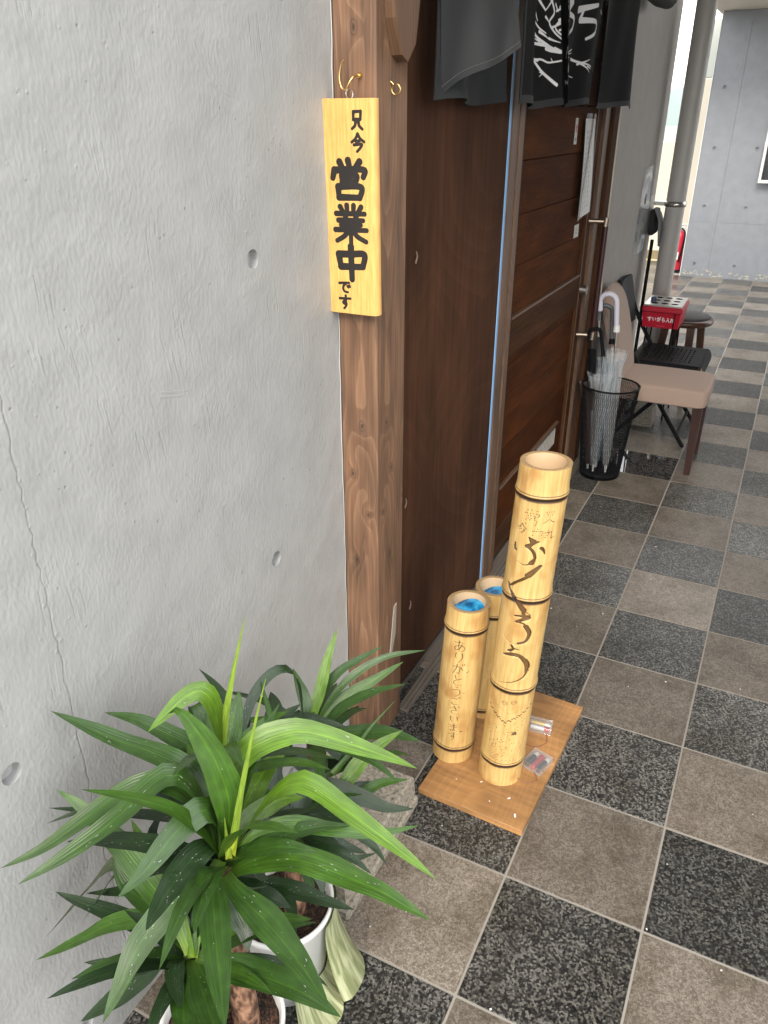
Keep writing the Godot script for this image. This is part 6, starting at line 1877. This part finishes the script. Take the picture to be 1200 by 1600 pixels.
func ashtray() -> void:
	var t := thing("ashtray_box", "red metal ashtray box with white lettering on a thin black stand", "ashtray", Vector3(-0.263, 0, -3.66))
	var st := st_new(false)
	# tapered body
	var y0 := 0.515
	var y1 := 0.595
	var a := Vector2(0.092, 0.125)
	var b := Vector2(0.099, 0.135)
	var k := [Vector2(-1, -1), Vector2(1, -1), Vector2(1, 1), Vector2(-1, 1)]
	for i in [0, 1, 3]:
		var j: int = (i + 1) % 4
		face(st, [Vector3(k[i].x * a.x, y0, k[i].y * a.y), Vector3(k[j].x * a.x, y0, k[j].y * a.y), Vector3(k[j].x * b.x, y1, k[j].y * b.y), Vector3(k[i].x * b.x, y1, k[i].y * b.y)], Vector3(k[i].x + k[j].x, 0, k[i].y + k[j].y).normalized(), 1, Vector2.ZERO)
	face(st, [Vector3(-a.x, y0, -a.y), Vector3(a.x, y0, -a.y), Vector3(a.x, y0, a.y), Vector3(-a.x, y0, a.y)], Vector3.DOWN, 0, Vector2.ZERO)
	obj("body", done(st), M.red, t)
	# printed front
	var c := canvas(384, 160)
	var x := 52.0
	for g in ["su", "i", "ga", "ra", "iri", "re"]:
		glyph(c, g, x, 44, 42, 48, 4.6)
		x += 47
	ink(c, [150, 138, 240, 138], 3.0, 3.0)
	var px := PackedByteArray(); px.resize(384 * 160 * 3)
	for i in 384 * 160:
		var q := Color(.745, .07, .18).lerp(Color(.93, .90, .90), c.f[i] * (0.45 if i > 384 * 125 else 1.0))
		px[i * 3] = int(q.r * 255); px[i * 3 + 1] = int(q.g * 255); px[i * 3 + 2] = int(q.b * 255)
	var m := mat(Color.WHITE, 0.35)
	m.albedo_texture = rgb_tex(px, 384, 160)
	st = st_new(false)
	quad(st, Vector3(-a.x, y0, a.y), Vector3(-b.x, y1, b.y), Vector3(b.x, y1, b.y), Vector3(a.x, y0, a.y), Vector2(0, 1), Vector2(0, 0), Vector2(1, 0), Vector2(1, 1))
	obj("lettered_front", done(st), m, t)
	st = st_new(false)
	box(st, Vector3(-0.104, 0.597, -0.140), Vector3(0.104, 0.628, 0.140), 0.006)
	obj("lid_rim", done(st), M.red, t)
	var lid := CSGCombiner3D.new()
	lid.name = "lid"
	t.add_child(lid)
	var tin := mat(lin(0.50, 0.48, 0.45), 0.3, 0.8)
	csg_box(lid, Vector3(-0.098, 0.6285, -0.134), Vector3(0.098, 0.636, 0.134), tin)
	for i in 3:
		for j in 3:
			var h := CSGCylinder3D.new()
			h.name = "hole_%d_%d" % [i, j]
			h.radius = 0.019
			h.height = 0.03
			h.sides = 20
			h.operation = CSGShape3D.OPERATION_SUBTRACTION
			h.position = Vector3(-0.05 + i * 0.052, 0.634, -0.085 + j * 0.08)
			h.material = M.black
			lid.add_child(h)
	obj("lid_underside", box_mesh(Vector3(-0.09, 0.6282, -0.125), Vector3(0.09, 0.6284, 0.125), 0), M.black, t)
	var bc := obj("bottle_cap", lathe_mesh([Vector2(0.016, 0), Vector2(0.016, 0.018), Vector2(0.0145, 0.020), Vector2(0, 0.020)], 24, Vector3(-0.065, 0.637, 0.02)), mat(lin(0.03, 0.05, 0.12), 0.4))
	bc.position = Vector3(-0.263, 0, -3.66)
	tag(bc, "small dark blue bottle cap on the ashtray lid", "bottle cap")
	for sx in [-0.07, 0.075]:
		for sz in [-0.1, 0.1]:
			obj("stand_leg", tube_mesh([Vector3(sx, 0.514, sz), Vector3(sx * 1.2, 0.0, sz * 1.2)], 0.0045, 0.0045, 8), M.black, t)
	obj("corner_wire", tube_mesh([Vector3(0.070, 0.60, 0.139), Vector3(0.064, 0.30, 0.132)], 0.003, 0.003, 8), M.black, t)

func stool() -> void:
	var t := thing("round_stool", "round wooden stool with a dark cushion beyond the red ashtray", "stool", Vector3(-0.185, 0, -3.98))
	obj("seat", lathe_mesh([Vector2(0, 0.455), Vector2(0.13, 0.455), Vector2(0.152, 0.462), Vector2(0.160, 0.475), Vector2(0.158, 0.488), Vector2(0.148, 0.495), Vector2(0, 0.495)], 48), M.stool_wood, t)
	var cm := tri(bump(mat(lin(0.07, 0.065, 0.06), 0.9), M.weave, 0.2), 6.0, false)
	obj("cushion", lathe_mesh([Vector2(0.138, 0.494), Vector2(0.140, 0.502), Vector2(0.13, 0.509), Vector2(0.08, 0.515), Vector2(0, 0.517)], 48), cm, t)
	for i in 4:
		var a := TAU * i / 4 + 0.5
		var d := Vector3(sin(a), 0, cos(a))
		var st := st_new(false)
		leg4(st, d * 0.105 + Vector3(0, 0.454, 0), d * 0.15, 0.021, 0.016)
		obj("leg", done(st), M.stool_wood, t)
	obj("foot_ring", tube_mesh(ring_path(Vector3(0, 0.16, 0), 0.132, Vector3.UP), 0.008, 0.008, 8), M.stool_wood, t)

# ---------------------------------------------------------------- seen through the gap at the far left
func outside() -> void:
	var p := obj("parapet_wall", box_mesh(Vector3(-14, -0.1, -9.62), Vector3(-1.02, 1.30, -9.45), 0.01), mat(lin(0.60, 0.55, 0.44), 0.85))
	tag(p, "low cream parapet wall outside beyond the drainpipe", "wall")
	var stain := obj("damp_stain_edge", box_mesh(Vector3(-13.9, 0.0, -9.449), Vector3(-1.05, 0.10, -9.444), 0.001), mat(lin(0.20, 0.16, 0.09), 0.95), p)
	var c := thing("cream_pillar", "cream painted pillar behind the edge of the far wall", "pillar")
	obj("lower_part", box_mesh(Vector3(-1.05, -0.1, -9.6), Vector3(-0.55, 1.92, -9.10), 0.01), M.cream, c)
	obj("upper_part", box_mesh(Vector3(-1.045, 1.922, -9.59), Vector3(-0.55, 2.449, -9.11), 0.008), mat(lin(0.42, 0.44, 0.40), 0.8), c)
	struct(obj("terrace", box_mesh(Vector3(-14, -0.121, -9.46), Vector3(-0.5, -0.004, -8.9), 0), mat(lin(0.55, 0.47, 0.30), 0.9)))
	var h := thing("white_house", "white house with a pink tiled roof far beyond the parapet", "house", Vector3(-22, -1.0, -60))
	obj("wall", box_mesh(Vector3(-14, 0, -5), Vector3(10, 4.2, 5), 0.02), M.white, h)
	obj("band", box_mesh(Vector3(-14.05, 3.3, 5.001), Vector3(10.05, 4.0, 5.06), 0.01), mat(lin(0.62, 0.45, 0.12), 0.7), h)
	var st := st_new(false)
	slab(st, [Vector3(-14.6, 4.2, 0) + Vector3(0, 0, -5.6), Vector3(-14.6, 4.2, 5.6), Vector3(-14.6, 6.2, 0)], Vector3.RIGHT, 0.2)
	st = st_new(false)
	face(st, [Vector3(-14.6, 4.2, 5.6), Vector3(10.6, 4.2, 5.6), Vector3(10.6, 6.0, 0), Vector3(-14.6, 6.0, 0)], Vector3(0, 0.9, 0.4), 1, Vector2.ZERO)
	face(st, [Vector3(-14.6, 4.2, -5.6), Vector3(10.6, 4.2, -5.6), Vector3(10.6, 6.0, 0), Vector3(-14.6, 6.0, 0)], Vector3(0, 0.9, -0.4), 1, Vector2.ZERO)
	obj("roof", done(st), mat(lin(0.42, 0.26, 0.21), 0.8), h)
	for i in 5:
		var wn := obj("window", box_mesh(Vector3(-12 + i * 4.5, 1.2, 5.002), Vector3(-10 + i * 4.5, 2.6, 5.05), 0.01), M.steel, h)
		obj("pane", box_mesh(Vector3(-11.9 + i * 4.5, 1.3, 5.052), Vector3(-10.1 + i * 4.5, 2.5, 5.06), 0.0), mat(lin(0.05, 0.06, 0.07), 0.08), wn)
	# hills
	st = st_new()
	var n := fnoise(301, 0.012, 4)
	sheet(st, 60, 8, func(u: float, v: float) -> Vector3:
		var x := lerpf(-420, 260, u)
		return Vector3(x, -6.0 + sin(v * PI) * (18.0 + 14.0 * n.get_noise_1d(x)), lerpf(-260, -420, v)), func(u: float, v: float) -> Vector2: return Vector2(u, v), true)
	struct(obj("hills", done(st), mat(lin(0.09, 0.13, 0.09), 0.95)))
